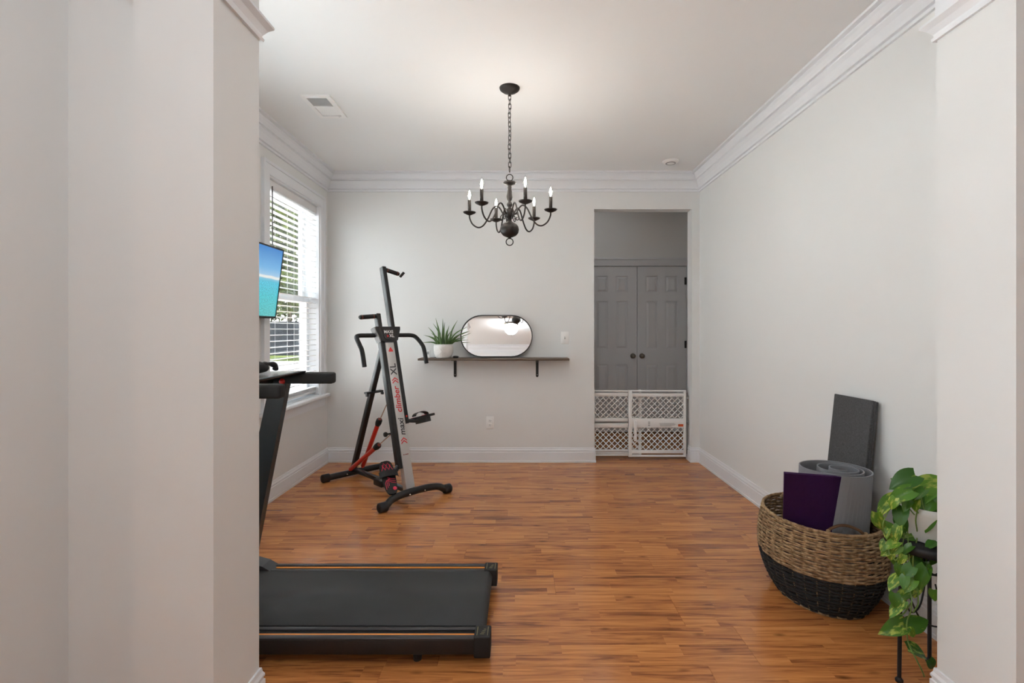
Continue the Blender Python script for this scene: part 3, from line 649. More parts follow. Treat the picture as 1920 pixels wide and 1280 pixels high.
m.add(vs_, fs); m.build('frame', M_BLACK, mi)
m = MB(); m.prism(o2, mm @ Matrix.Translation((0, 0, 0.002)), 0.006); m.build('mirror_glass', M_MIRROR, mi)

# potted aloe
ax, ay = (831.5 - CX) / F * 4.59, 4.59
al = thing('potted_aloe', 'spiky green aloe in a white textured pot on the shelf', 'plant', (ax, ay, SZ))
m = MB(); nn = 40; pr = [(0.0, 0.0), (0.060, 0.0), (0.072, 0.010), (0.086, 0.045), (0.091, 0.080), (0.090, 0.110), (0.087, 0.128), (0.081, 0.128), (0.080, 0.108), (0.0, 0.106)]
m.lathe(pr, nn, (ax, ay, SZ))
M_POT = bpy.data.materials.new('white_dimpled_ceramic'); M_POT.use_nodes = True; nt = M_POT.node_tree; b = nt.nodes['Principled BSDF']; b.inputs['Base Color'].default_value = (0.82, 0.81, 0.79, 1); b.inputs['Roughness'].default_value = 0.4
vo = nt.nodes.new('ShaderNodeTexVoronoi'); vo.inputs['Scale'].default_value = 55; tcn = nt.nodes.new('ShaderNodeTexCoord'); bp = nt.nodes.new('ShaderNodeBump'); bp.inputs['Strength'].default_value = 0.7; bp.inputs['Distance'].default_value = 0.006
nt.links.new(tcn.outputs['Object'], vo.inputs['Vector']); nt.links.new(vo.outputs['Distance'], bp.inputs['Height']); nt.links.new(bp.outputs[0], b.inputs['Normal'])
m.build('pot', M_POT, al)
m = MB(); m.lathe([(0.0, 0.112), (0.05, 0.113), (0.081, 0.108)], 24, (ax, ay, SZ)); m.build('soil', mat('potting_soil', (0.03, 0.02, 0.013), 0.95, bump=(90, 1.0)), al)
M_ALOE = mat('aloe_green', (0.10, 0.19, 0.055), 0.5, noise=(14, 0.45))
# leaf tips in the photo plane: (px, py, depth offset), root near the pot mouth
tips = [(817,596,0),(830,597,.02),(858,600,-.02),(803,613,.03),(808,624,-.04),(876,613,-.03),(880,620,.01),(878,637,-.02),(852,612,.03),(842,610,-.03),(822,610,-.04),(812,606,.04),(846,620,.05),(868,624,-.05),(838,618,-.05),(826,622,-.06),(802,630,-.02),(794,628,.02),(864,640,-.05),(850,624,-.06),(834,604,.05),(870,632,.04),(816,630,-.06),(842,632,-.07),(858,632,.0),(790,642,-.03),(826,634,-.075),(836,630,-.07),(848,636,-.065),(819,637,-.06)]
rr = random.Random(5)
for i, (px, py, dd) in enumerate(tips):
    tip = at(px, py, ay + dd); a = math.atan2(tip.y - ay, tip.x - ax); r0 = rr.uniform(0.012, 0.058)
    root = Vector((ax + r0 * math.cos(a) * 1.0, ay + r0 * math.sin(a), SZ + 0.108)); L_ = (tip - root).length
    mid = root.lerp(tip, 0.5) + Vector(((tip.x - root.x) * -0.10, 0, L_ * 0.10)); 
    if abs(tip.x - root.x) < 0.05: mid += Vector((rr.uniform(-0.008, 0.008), 0, 0))
    path = smooth_path([root, mid, tip], 5); k = len(path)
    m = MB(); m.tube(path, [0.0085 * (1 - (j / (k - 1)) ** 1.6) + 0.0006 for j in range(k)], 6); m.build('leaf', M_ALOE, al)
# white plug-in box and black pebble dish on the shelf
m = MB(); c = at(803, 662, 4.66); m.rbox((c.x - 0.018, 4.645, SZ), (c.x + 0.018, 4.675, SZ + 0.070), 0.004)
bx_ = thing('small_box', 'small white box standing on the shelf end by the aloe pot', 'box', (c.x, 4.66, SZ)); m.build('case', M_WHITE, bx_)
m = MB(); m.box((c.x - 0.009, 4.6442, SZ + 0.030), (c.x + 0.009, 4.6456, SZ + 0.058)); m.build('front_panel', mat('grey_panel', (0.35, 0.36, 0.38), 0.4), bx_)
c = at(854.5, 668, 4.585)
m = MB(); m.lathe([(0.0, 0.0), (0.020, 0.0), (0.028, 0.006), (0.029, 0.012), (0.022, 0.019), (0.010, 0.0215), (0.0, 0.022)], 20, (c.x, 4.585, SZ))
tag(m.build('pebble_ornament', mat('black_gloss', (0.012, 0.011, 0.011), 0.3), None), 'small round black object on the shelf between pot and mirror', 'ornament')

# ------------------------------------------------------------------ television on the left wall
TVF = 3.548; TVW = 0.78; th = math.atan2(0.060, 0.485)
tv = thing('television', 'flat television showing a turquoise beach, tilted down on the window wall', 'television', (-1.74, TVF - TVW / 2, 1.58))
T0 = Vector((-1.762, TVF, 1.338)); up = Vector((math.sin(th), 0, math.cos(th))); al_ = Vector((0, -1, 0)); nn_ = Vector((math.cos(th), 0, -math.sin(th)))
TH = 0.494
mt = frame(T0, al_, up, nn_)
m = MB(); m.rbox((0, 0, -0.030), (TVW, TH, -0.002), 0.004, mt); m.build('housing', M_BLACK, tv)
m = MB(); q = 0.010
m.box((0, 0, -0.004), (TVW, 0.016, 0.004), mt).box((0, TH - q, -0.004), (TVW, TH, 0.004), mt).box((0, 0.016, -0.004), (q, TH - q, 0.004), mt).box((TVW - q, 0.016, -0.004), (TVW, TH - q, 0.004), mt)
m.build('bezel', M_BLACK, tv)
def screen_mat():
    m_ = bpy.data.materials.new('beach_screen'); m_.use_nodes = True; nt = m_.node_tree; N = nt.nodes.new; L = nt.links.new; b = nt.nodes['Principled BSDF']
    b.inputs['Base Color'].default_value = (0.01, 0.01, 0.01, 1); b.inputs['Roughness'].default_value = 0.15
    t_ = N('ShaderNodeTexCoord'); s_ = N('ShaderNodeSeparateXYZ'); L(t_.outputs['UV'], s_.inputs[0])
    n = N('ShaderNodeTexNoise'); n.inputs['Scale'].default_value = 5; L(t_.outputs['UV'], n.inputs['Vector'])
    a = N('ShaderNodeMath'); a.operation = 'MULTIPLY_ADD'; a.inputs[1].default_value = 0.03; L(n.outputs['Fac'], a.inputs[0]); L(s_.outputs['Y'], a.inputs[2])
    r_ = N('ShaderNodeValToRGB'); e = r_.color_ramp.elements; e[0].position = 0.0; e[0].color = (0.10, 0.50, 0.50, 1); e[1].position = 1.0; e[1].color = (0.045, 0.24, 0.62, 1)
    for p, c in ((0.30, (0.06, 0.52, 0.58)), (0.52, (0.08, 0.52, 0.70)), (0.565, (0.30, 0.60, 0.75)), (0.575, (0.85, 0.85, 0.80)), (0.600, (0.85, 0.86, 0.82)), (0.615, (0.36, 0.60, 0.82)), (0.72, (0.16, 0.46, 0.80))): e.new(p).color = (*c, 1)
    L(a.outputs[0], r_.inputs[0])
    n2 = N('ShaderNodeTexNoise'); n2.inputs['Scale'].default_value = 60; n2.inputs['Detail'].default_value = 3; L(t_.outputs['UV'], n2.inputs['Vector'])
    mr = N('ShaderNodeMapRange'); mr.inputs['From Min'].default_value = 0.35; mr.inputs['From Max'].default_value = 0.7; mr.inputs['To Min'].default_value = 0.75; mr.inputs['To Max'].default_value = 1.5; L(n2.outputs['Fac'], mr.inputs['Value'])
    lo_ = N('ShaderNodeMath'); lo_.operation = 'LESS_THAN'; lo_.inputs[1].default_value = 0.50; L(s_.outputs['Y'], lo_.inputs[0])
    mx = N('ShaderNodeMix'); mx.data_type = 'FLOAT'; mx.inputs[2].default_value = 1.0; L(lo_.outputs[0], mx.inputs[0]); L(mr.outputs[0], mx.inputs[3])
    L(r_.outputs[0], b.inputs['Emission Color'])
    ml = N('ShaderNodeMath'); ml.operation = 'MULTIPLY'; ml.inputs[1].default_value = 0.32; L(mx.outputs[0], ml.inputs[0]); L(ml.outputs[0], b.inputs['Emission Strength'])
    return m_
m = MB(); m.add([mt @ Vector(p) for p in ((q, 0.016, 0.001), (TVW - q, 0.016, 0.001), (TVW - q, TH - q, 0.001), (q, TH - q, 0.001))], [(0, 1, 2, 3)])
so = m.build('screen', screen_mat(), tv); uv = so.data.uv_layers.new(name='UVMap')
uvs = {0: (0, 0), 1: (1, 0), 2: (1, 1), 3: (0, 1)}
for lp in so.data.loops: uv.data[lp.index].uv = uvs[lp.vertex_index]
yc = TVF - TVW / 2
m = MB(); m.box((XL, yc - 0.14, 1.47), (XL + 0.012, yc + 0.14, 1.70)).box((XL + 0.010, yc - 0.05, 1.55), (-1.765, yc + 0.05, 1.62)); m.build('wall_bracket', M_STEELBLK, tv)

# ------------------------------------------------------------------ treadmill
td = thing('treadmill', 'black folding treadmill with orange stripes on its side rails', 'treadmill', (-0.85, 2.16, 0))
YN0, YN1, YF0, YF1 = 1.862, 1.937, 2.385, 2.460
XE, XS = -0.118, -1.56
M_TDK = mat('treadmill_black', (0.009, 0.009, 0.010), 0.45)
M_BELT = mat('running_belt', (0.030, 0.032, 0.034), 0.6, noise=(9, 0.12), bump=(600, 0.25))
for ya, yb, s_ in ((YN0, YN1, -1), (YF0, YF1, 1)):
    m = MB(); m.rbox((XS, ya, 0.038), (XE - 0.06, yb, 0.094), 0.004)
    ro = m.build('side_rail', M_TDK, td)
    yo, yi = (ya, yb) if s_ < 0 else (yb, ya)
    m = MB(); m.rbox((XS, min(yo, yo - s_ * 0.024), 0.090), (XE - 0.06, max(yo, yo - s_ * 0.024), 0.101), 0.003); m.build('outer_ridge', mat('rail_grey', (0.045, 0.045, 0.05), 0.35, 0.3), ro)
    m = MB(); m.rbox((XS, min(yi, yi + s_ * 0.018), 0.090), (XE - 0.06, max(yi, yi + s_ * 0.018), 0.101), 0.003); m.build('inner_ridge', mat('rail_grey', (0.045, 0.045, 0.05), 0.35, 0.3), ro)
    m = MB(); yc_ = yo - s_ * 0.031; m.box((XS, yc_ - 0.006, 0.0935), (XE - 0.062, yc_ + 0.006, 0.0965)); m.build('orange_stripe', M_ORANGE, ro)
    m = MB(); m.rbox((XE - 0.062, ya - 0.003, 0.026), (XE, yb + 0.003, 0.106), 0.005); co = m.build('end_cap', M_RUBBER, td)
    m = MB()
    for q_ in (0.010, 0.050): m.box((XE - 0.062 + q_, ya + 0.010, 0.1056), (XE - 0.062 + q_ + 0.002, yb - 0.010, 0.1066))
    for q_ in range(4): m.box((XE - 0.040 + 0.004 * q_, ya + 0.018 + 0.010 * q_, 0.1056), (XE - 0.024 + 0.002 * q_, ya + 0.020 + 0.010 * q_, 0.1066))
    m.build('label_print', mat('dull_gold_print', (0.33, 0.29, 0.14), 0.5), co)
    for fx in (XE - 0.28, XS + 0.15):
        m = MB(); m.lathe([(0.0, 0.0), (0.016, 0.0), (0.017, 0.020), (0.010, 0.040), (0.0, 0.040)], 14, (fx, ya + 0.035, 0)); m.build('foot', M_RUBBER, td)
m = MB(); pth = []
zb0, zb1 = 0.046, 0.102
for i in range(9): a = R(-90 + 180 * i / 8); pth.append((XE - 0.050 + 0.028 * math.cos(a), (zb0 + zb1) / 2 + 0.028 * math.sin(a)))
for i in range(9): a = R(90 + 180 * i / 8); pth.append((XS + 0.05 + 0.028 * math.cos(a), (zb0 + zb1) / 2 + 0.028 * math.sin(a)))
m.prism(pth, frame((0, YF0 - 0.006, 0), (1, 0, 0), (0, 0, 1), (0, -1, 0)), YF0 - YN1 - 0.012, True); bo = m.build('belt', M_BELT, td)
for p in bo.data.polygons:
    if len(p.vertices) > 4: p.use_smooth = False
pr = [(-1.34, 0.1), (-1.37, 0.150), (-1.45, 0.190), (-1.62, 0.215), (-1.72, 0.20), (-1.745, 0.15), (-1.745, 0.05), (-1.34, 0.05)]
M_MOT = mat('motor_cover_grey', (0.055, 0.058, 0.062), 0.4)
m = MB(); m.prism(pr, frame((0, YF1 - 0.004, 0), (1, 0, 0), (0, 0, 1), (0, -1, 0)), YF1 - YN0 - 0.008); m.build('motor_cover', M_MOT, td)
for yy in (YN0 + 0.001, YF0 - 0.004):
    m = MB(); m.prism([(-1.345, 0.086), (-1.205, 0.086), (-1.200, 0.096), (-1.245, 0.122), (-1.345, 0.150)], frame((0, yy + 0.078, 0), (1, 0, 0), (0, 0, 1), (0, -1, 0)), 0.078); m.build('rail_cover', M_MOT, td)
M_POST = mat('post_grey', (0.030, 0.036, 0.040), 0.42, 0.2)
for yy in (YN0 + 0.030, YF1 - 0.045):
    m = MB(); prof_ = [(-1.415, 0.08), (-1.310, 0.08), (-1.131, 1.010), (-1.105, 1.052), (-1.200, 1.052), (-1.213, 1.010)]
    m.prism(prof_, frame((0, yy + 0.022, 0), (1, 0, 0), (0, 0, 1), (0, -1, 0)), 0.044); po = m.build('upright', M_POST, td)
    m = MB(); m.rbox((-1.17, yy - 0.024, 0.998), (-0.911, yy + 0.028, 1.052), 0.011, seg=3); m.build('hand_rail', M_RUBBER, td)
    m = MB(); m.lathe([(0.0, 0.010), (0.010, 0.009), (0.014, 0.004), (0.015, 0.0)], 16, m=frame((-1.155, yy - 0.0225, 1.010), (1, 0, 0), (0, 0, 1), (0, -1, 0))); m.build('red_knob', M_RED, po)
# console plate between the uprights: its rear lip faces the runner
m = MB(); m.prism([(-1.050, 1.052), (-1.046, 1.060), (-1.34, 1.053), (-1.345, 1.030), (-1.20, 1.040)], frame((0, YF1 - 0.050, 0), (1, 0, 0), (0, 0, 1), (0, -1, 0)), YF1 - YN0 - 0.088); m.build('console', M_TDK, td)
m = MB(); m.rbox((-1.31, YN0 + 0.05, 1.000), (-1.195, YF1 - 0.07, 1.046), 0.008); m.build('console_body', M_BLACK, td)
m = MB(); m.prism([(-1.066, 1.0598), (-1.066, 1.0608), (-1.33, 1.0546), (-1.33, 1.0536)], frame((0, YF1 - 0.052, 0), (1, 0, 0), (0, 0, 1), (0, -1, 0)), 0.47); m.build('console_glare', mat('console_glare', (0.32, 0.32, 0.33), 0.2), td)  # light grey sheet paints the glare on the console top
m = MB(); m.box((-1.196, 2.245, 1.026), (-1.1945, 2.251, 1.042)); m.build('gold_sticker', mat('gold_print', (0.5, 0.38, 0.12), 0.4), td)

# bunched black strap bag lying on the console
bgp = thing('gear_pouch', 'crumpled black fabric pouch lying on the treadmill console', 'pouch', (-1.18, 2.15, 1.058))
m = MB(); pts = [(-1.180, 2.01, 1.090), (-1.180, 2.08, 1.094), (-1.178, 2.15, 1.095), (-1.172, 2.22, 1.090), (-1.165, 2.265, 1.084)]
m.tube(smooth_path(pts, 4), [0.018, 0.028, 0.031, 0.029, 0.032, 0.031, 0.028, 0.030, 0.031, 0.029, 0.027, 0.028, 0.026, 0.024, 0.022, 0.019, 0.014], 12); m.build('body', mat('black_nylon', (0.012, 0.011, 0.012), 0.7, bump=(60, 1.0)), bgp)
m = MB(); m.tube(smooth_path([(-1.165, 2.22, 1.100), (-1.160, 2.28, 1.102), (-1.152, 2.325, 1.090), (-1.150, 2.315, 1.075)], 5), [0.011 + 0.003 * math.sin(k) for k in range(16)], 8); m.build('strap', mat('black_nylon', (0.012, 0.011, 0.012), 0.7), bgp)

# ------------------------------------------------------------------ vertical climber (local axes: x across, y front to rear, z up)
vc = thing('vertical_climber', 'black and silver vertical climbing machine with red pistons and foot pedals', 'exercise machine', (-0.78, 3.63, 0), math.atan2(0.726, 0.687))
def part(mb, name, mt_, parent=None): return mb.build(name, mt_, parent or vc, local=True)
def foot_bar(y, l0, l1, name, bend):
    r_ = 0.026; zc = 0.034
    if bend: pts = [(l0, y - 0.01, zc), (l0 + 0.05, y - 0.01, zc + 0.004), (l0 + 0.10, y, zc + 0.030), (-0.10, y, zc + 0.046), (0.10, y, zc + 0.046), (l1 - 0.10, y, zc + 0.030), (l1 - 0.05, y - 0.01, zc + 0.004), (l1, y - 0.01, zc)]; path = smooth_path(pts, 4)
    else: path = [(l0, y, zc), (l1, y, zc)]
    mb = MB(); mb.tube(path, r_, 14); fo = part(mb, name, M_STEELBLK)
    for x, s_ in ((l0, -1), (l1, 1)):
        cpm = MB(); yy = y - 0.01 if bend else y
        cpm.lathe([(0.0, 0.008), (0.028, 0.008), (0.0335, 0.003), (0.0335, -0.052), (0.027, -0.056)], 20, m=frame((x, yy, zc), (0, 1, 0), (0, 0, 1), (s_, 0, 0))); part(cpm, 'end_cap', M_RUBBER, fo)
    for x in (-0.06, 0.07):
        b_ = MB(); b_.lathe([(0.0, 0.006), (0.005, 0.005), (0.006, 0.0)], 10, m=frame((x, y - r_ + 0.001, zc + (0.040 if bend else 0.0)), (1, 0, 0), (0, 0, 1), (0, -1, 0))); part(b_, 'bolt', M_CHROME, fo)
foot_bar(0.0, -0.295, 0.310, 'front_foot', True); foot_bar(0.93, -0.262, 0.335, 'rear_foot', False)
CA, CB = Vector((0, 0.075, 0.075)), Vector((0, 0.372, 1.175)); cax = (CB - CA).normalized(); cn = Vector((0, -cax.z, cax.y))
m = MB(); m.bar(CA, CB, 0.074, 0.050, up=cn, r=0.003); colm = part(m, 'main_column', M_SILVER)
# lettering runs up the column face
def on_col(me, s_, mt_, rot=90):
    o = link(me.name, me, mt_, vc, local=True)
    org = CA + cax * s_ + cn * 0.0256
    o.matrix_local = frame(org, (1, 0, 0), cax, cn) @ Matrix.Rotation(R(rot), 4, 'Z')
    return o
on_col(text_mesh('lettering', 'XL', 0.072, space=1.05), 0.905, M_DARKPRINT)
on_col(text_mesh('lettering', 'climber', 0.066, shear=0.18), 0.668, M_REDPRINT)
on_col(text_mesh('lettering', 'maxi', 0.066, shear=0.18, space=1.02), 0.461, M_DARKPRINT)
def chevrons(s_):
    mb = MB()
    for k in range(2):
        for q_ in (-1, 1): mb.add([(q_ * 0.026, 0.020 * k - 0.020, 0), (q_ * 0.026, 0.020 * k - 0.010, 0), (0, 0.020 * k + 0.010, 0), (0, 0.020 * k, 0)], [(0, 1, 2, 3)])
    me = mb.mesh('chevrons'); on_col(me, s_, M_REDPRINT, 0)
chevrons(0.352); chevrons(0.812)
mb = MB(); mb.add([(-0.018, -0.016, 0), (0.018, -0.016, 0), (0.020, -0.010, 0), (0.004, 0.018, 0), (-0.004, 0.018, 0), (-0.020, -0.010, 0)], [(0, 1, 2, 3, 4, 5)]); on_col(mb.mesh('warning_mark'), 1.060, M_REDPRINT, 0)
mb = MB(); mb.box((-0.022, -0.004, 0), (-0.014, 0.004, 0.0004)); mb.box((-0.008, -0.003, 0), (0.022, 0.003, 0.0004)); on_col(mb.mesh('small_mark'), 0.255, mat('dark_red_print', (0.25, 0.06, 0.05), 0.5), 0)
# sliding bars
def slider(x, s0, s1, hx, hdrop):
    mb = MB(); a = CA + cax * s0 + Vector((x, 0, 0)) - cn * 0.004; b = CA + cax * s1 + Vector((x, 0, 0)) - cn * 0.004
    mb.bar(a, b, 0.034, 0.050, up=cn, r=0.004); so_ = part(mb, 'sliding_bar', M_STEELBLK)
    hb = b - cax * 0.018; e = Vector((hx, hb.y - 0.01, hb.z - hdrop)); g = MB(); p0 = hb + Vector((0.012 if hx > 0 else -0.012, 0, 0))
    g.tube([p0, p0.lerp(e, 0.05), p0.lerp(e, 0.5), p0.lerp(e, 0.94), e], [0.014, 0.017, 0.0175, 0.017, 0.012], 12); go = part(g, 'hand_grip', M_RUBBER, so_)
    for f_ in (0.18, 0.86):
        rg = MB(); c_ = p0.lerp(e, f_); dv = (e - p0).normalized() * 0.004; rg.tube([c_ - dv, c_ + dv], 0.0182, 12); part(rg, 'grip_band', mat('brown_red_band', (0.14, 0.03, 0.02), 0.5), so_)
    return so_
sL = slider(-0.056, 0.16, 1.355, -0.215, 0.012); sR = slider(0.056, 0.48, 1.755, 0.200, 0.030)
m = MB(); m.bar((0.165, 0.455, 1.690), (0.195, 0.44, 1.730), 0.018, 0.022, up=(0, 1, 0), r=0.004); part(m, 'grip_lever', M_RUBBER, sR)
# console head
hd = MB(); hc = CA + cax * 1.185 + cn * 0.030
tp = [(-0.108, 0.058), (0.108, 0.058), (0.106, 0.036), (0.072, -0.052), (0.040, -0.066), (-0.040, -0.066), (-0.072, -0.052), (-0.106, 0.036)]
mh = frame(hc - cn * 0.060, (1, 0, 0), cax, cn); hd.prism(tp, mh, 0.065); head = part(hd, 'console_head', M_BLACK)
hd = MB(); hd.prism([(x * 0.62, y * 0.72) for x, y in tp], frame(hc + cn * 0.004, (1, 0, 0), cax, cn), 0.004); part(hd, 'face_panel', mat('face_black', (0.02, 0.017, 0.018), 0.3), head)
def on_head(me, x, y, mt_):
    o = link(me.name, me, mt_, head, local=True); o.matrix_local = frame(hc + cn * 0.0086 + cax * y + Vector((x, 0, 0)), (1, 0, 0), cax, cn)
on_head(text_mesh('lettering', 'MAXI', 0.034), -0.004, 0.014, M_WHITEPRINT); on_head(text_mesh('lettering', 'XL', 0.036), 0.020, -0.018, M_WHITEPRINT); on_head(text_mesh('lettering', '»', 0.040), -0.016, -0.016, M_REDPRINT)
sp = MB(); sp.prism([(-0.108, 0.055), (-0.075, -0.052), (-0.080, -0.062), (-0.118, 0.050)], frame(hc - cn * 0.058, (1, 0, 0), cax, cn), 0.058); part(sp, 'side_cover', mat('side_grey', (0.22, 0.22, 0.22), 0.4), head)
# fixed handlebars
for s_ in (-1, 1):
    pts = [(s_ * 0.09, 0.395, 1.215), (s_ * 0.17, 0.400, 1.215), (s_ * 0.235, 0.395, 1.213), (s_ * 0.262, 0.370, 1.198), (s_ * 0.272, 0.305, 1.145), (s_ * 0.272, 0.270, 1.100), (s_ * 0.272, 0.236, 0.990)]
    m = MB(); m.tube(smooth_path(pts, 5), 0.0165, 12); part(m, 'handlebar', M_RUBBER)
# rear leg, spreader clip, floor link, pistons
RB, RT = Vector((0, 0.915, 0.060)), Vector((0, 0.435, 1.140)); rax = (RT - RB).normalized()
m = MB(); m.bar(RB, RT, 0.040, 0.040, up=(0, 1, 0), r=0.004); rl = part(m, 'rear_leg', M_STEELBLK)
c_ = RB + rax * 0.755
m = MB(); m.bar(c_ + Vector((-0.075, -0.03, 0)), c_ + Vector((0.075, -0.03, 0.008)), 0.05, 0.016, r=0.004); m.bar(c_ + Vector((-0.075, -0.045, -0.016)), c_ + Vector((-0.060, -0.045, -0.016)), 0.03, 0.02, r=0.003); m.bar(c_ + Vector((0.060, -0.045, -0.010)), c_ + Vector((0.075, -0.045, -0.010)), 0.03, 0.02, r=0.003); part(m, 'storage_clip', M_BLACK, rl)
m = MB(); m.bar((0, 0.91, 0.062), (0, 0.09, 0.062), 0.036, 0.030, r=0.003); part(m, 'floor_link', mat('dark_grey_steel', (0.07, 0.07, 0.072), 0.3, 0.5))
m = MB(); m.bar((-0.02, 0.50, 0.055), (-0.02, 0.38, 0.055), 0.060, 0.050, r=0.004); part(m, 'hinge_bracket', M_BLACK)
def piston(b, t_, r1):
    b, t_, r1 = Vector(b), Vector(t_), Vector(r1); mb = MB(); mb.tube([b, b.lerp(t_, 0.03), t_], [0.012, 0.018, 0.018], 14); po_ = part(mb, 'piston', M_RED)
    dv = (t_ - b).normalized(); k = MB(); k.tube([t_ - dv * 0.02, t_, t_ + dv * 0.030, t_ + dv * 0.042], [0.021, 0.025, 0.025, 0.019], 14); part(k, 'adjuster_knob', M_RUBBER, po_)
    k = MB(); k.tube([t_ + dv * 0.042, t_ + dv * 0.046], [0.014, 0.012], 12); part(k, 'red_tip', mat('dull_red', (0.30, 0.05, 0.035), 0.4), po_)
    rd = MB(); rd.tube([t_, r1], 0.0045, 8); part(rd, 'piston_rod', M_CHROME, po_)
piston((-0.05, 0.880, 0.075), (-0.05, 0.450, 0.338), (-0.056, 0.235, 0.470)); piston((0.05, 0.850, 0.085), (0.03, 0.560, 0.500), (0.050, 0.300, 0.880))
m = MB(); m.lathe([(0.0, 0.030), (0.016, 0.028), (0.019, 0.018), (0.016, 0.008), (0.007, 0.0), (0.007, -0.03)], 14, m=frame((-0.085, 0.232, 0.475), (0, 0, 1), (0, 1, 0), (-1, 0, 0))); part(m, 'locking_knob', M_RUBBER)
# pedals
def pedal(heel, toe, side, bracket):
    heel, toe = Vector(heel), Vector(toe); ay_ = (toe - heel).normalized(); L_ = (toe - heel).length
    ax_ = ay_.cross(Vector((0, 0, 1))).normalized(); az_ = ax_.cross(ay_).normalized()
    mp = frame(heel, ax_, ay_, az_); out = []
    for i in range(28):
        a = 2 * math.pi * i / 28; y = 0.5 - 0.5 * math.cos(a); wv = 0.050 + 0.012 * y - 0.006 * math.sin(math.pi * y) * 1.2
        out.append((math.copysign(abs(math.sin(a)) ** 0.55, math.sin(a)) * wv, y * L_))
    mb = MB(); mb.prism(out, mp @ Matrix.Translation((0, 0, -0.016)), 0.016); pd = part(mb, 'pedal', M_RUBBER)
    mb = MB(); mb.prism([(x * 0.72, L_ * 0.20 + y * 0.55) for x, y in out], mp @ Matrix.Translation((0, 0, -0.052)), 0.038); part(mb, 'pedal_base', M_BLACK, pd)
    st = MB(); pts = []
    for i in range(11):
        a = math.pi * i / 10; pts.append(((math.cos(a)) * 0.064, (0.006 + 0.027 * math.sin(a))))
    vs_ = []
    for x, z_ in pts: vs_ += [mp @ Vector((x, L_ * 0.46, z_)), mp @ Vector((x, L_ * 0.64, z_)), mp @ Vector((x * 1.06, L_ * 0.46, z_ + 0.003)), mp @ Vector((x * 1.06, L_ * 0.64, z_ + 0.003))]
    fs = []
    for i in range(10):
        a, b = 4 * i, 4 * i + 4; fs += [(a, a + 1, b + 1, b), (a + 2, b + 2, b + 3, a + 3), (a, b, b + 2, a + 2), (a + 1, a + 3, b + 3, b + 1)]
    st.add(vs_, fs); part(st, 'strap', M_RUBBER, pd)
    ln = MB()
    def stroke(pts_, w_=0.0022): ln.tube([mp @ Vector((x, y * L_, 0.0006)) for x, y in pts_], w_, 5)
    for k in range(3):
        stroke([(-0.036 + 0.012 * k, 0.14 + 0.05 * k), (-0.034 + 0.012 * k, 0.34 + 0.03 * k), (-0.020 + 0.012 * k, 0.42 + 0.02 * k)])
        stroke([(0.040, 0.30 + 0.06 * k), (0.012, 0.33 + 0.055 * k), (-0.012, 0.40 + 0.05 * k)])
        stroke([(-0.040 + 0.026 * k, 0.70), (-0.014 + 0.022 * k, 0.93 - 0.03 * k)]); stroke([(0.042 - 0.026 * k, 0.70), (0.014 - 0.022 * k, 0.93 - 0.03 * k)])
    part(ln, 'red_tread_lines', M_PINK, pd)
    dt = MB(); dt.lathe([(0.0, 0.0012), (0.014, 0.0010), (0.0145, 0.0)], 20, m=mp @ Matrix.Translation((0.022, 0.15 * L_, 0.0))); part(dt, 'red_dot', M_PINK, pd)
    bk = MB(); bk.bar(bracket, mp @ Vector((-side * 0.02, L_ * 0.5, -0.035)), 0.026, 0.030, up=(0, 1, 0), r=0.004); part(bk, 'pedal_axle', M_BLACK, pd)
pedal((-0.185, -0.005, 0.105), (-0.135, 0.190, 0.290), -1, (-0.056, 0.125, 0.260)); pedal((0.165, 0.010, 0.628), (0.135, 0.245, 0.560), 1, (0.056, 0.215, 0.560))
m = MB(); m.lathe([(0.0, 0.003), (0.006, 0.0025), (0.008, 0.0)], 12, m=frame(CA + cax * 0.535 + Vector((0.056, 0, 0)) + cn * 0.0215, (1, 0, 0), cax, cn)); part(m, 'red_plug', M_RED, sR)

# ------------------------------------------------------------------ pressure gate in the doorway
GY = 4.81; GS = F / GY
def gx(px): return (px - CX) / GS
def gz(py): return CH - (py - CY) / GS
ga = thing('safety_gate', 'white plastic lattice safety gate closing the doorway', 'gate', (1.155, GY, 0))
M_GATE = mat('gate_plastic', (0.86, 0.86, 0.85), 0.45)
def lattice(x0, x1, z0, z1, y, px_=0.0562, pz=0.0562, wd=0.0082, off=0.0):
    mb = MB(); sl_ = pz / px_
    # straight strands running both ways, cut to the window
    k0 = int((x0 - (z1 - z0) / sl_ - x1) / px_) - 2
    for sgn in (1, -1):
        c = -40
        while c < 60:
            xs = x0 + off + c * px_; c += 1
            a, b = (xs, z0), (xs + sgn * (z1 - z0) / sl_, z1)
            def cut(p, q, xl, xh):
                (ax_, az_), (bx_, bz_) = p, q; t0, t1 = 0.0, 1.0; dx = bx_ - ax_
                for lim, sg in ((xl, 1), (xh, -1)):
                    f0, f1 = sg * (ax_ - lim), sg * (bx_ - lim)
                    if f0 < 0 and f1 < 0: return None
                    if f0 < 0: t0 = max(t0, f0 / (f0 - f1))
                    if f1 < 0: t1 = min(t1, f0 / (f0 - f1))
                if t1 - t0 < 1e-3: return None
                return ((ax_ + dx * t0, az_ + (bz_ - az_) * t0), (ax_ + dx * t1, az_ + (bz_ - az_) * t1))
            r_ = cut(a, b, x0, x1)
            if r_:
                (ax_, az_), (bx_, bz_) = r_; yy = y + (0.0008 if sgn > 0 else -0.0008)
                mb.tube([(ax_, yy, az_), (bx_, yy, bz_)], wd / 2, 6, caps=False)
    # little webs at the crossings round the holes
    return mb
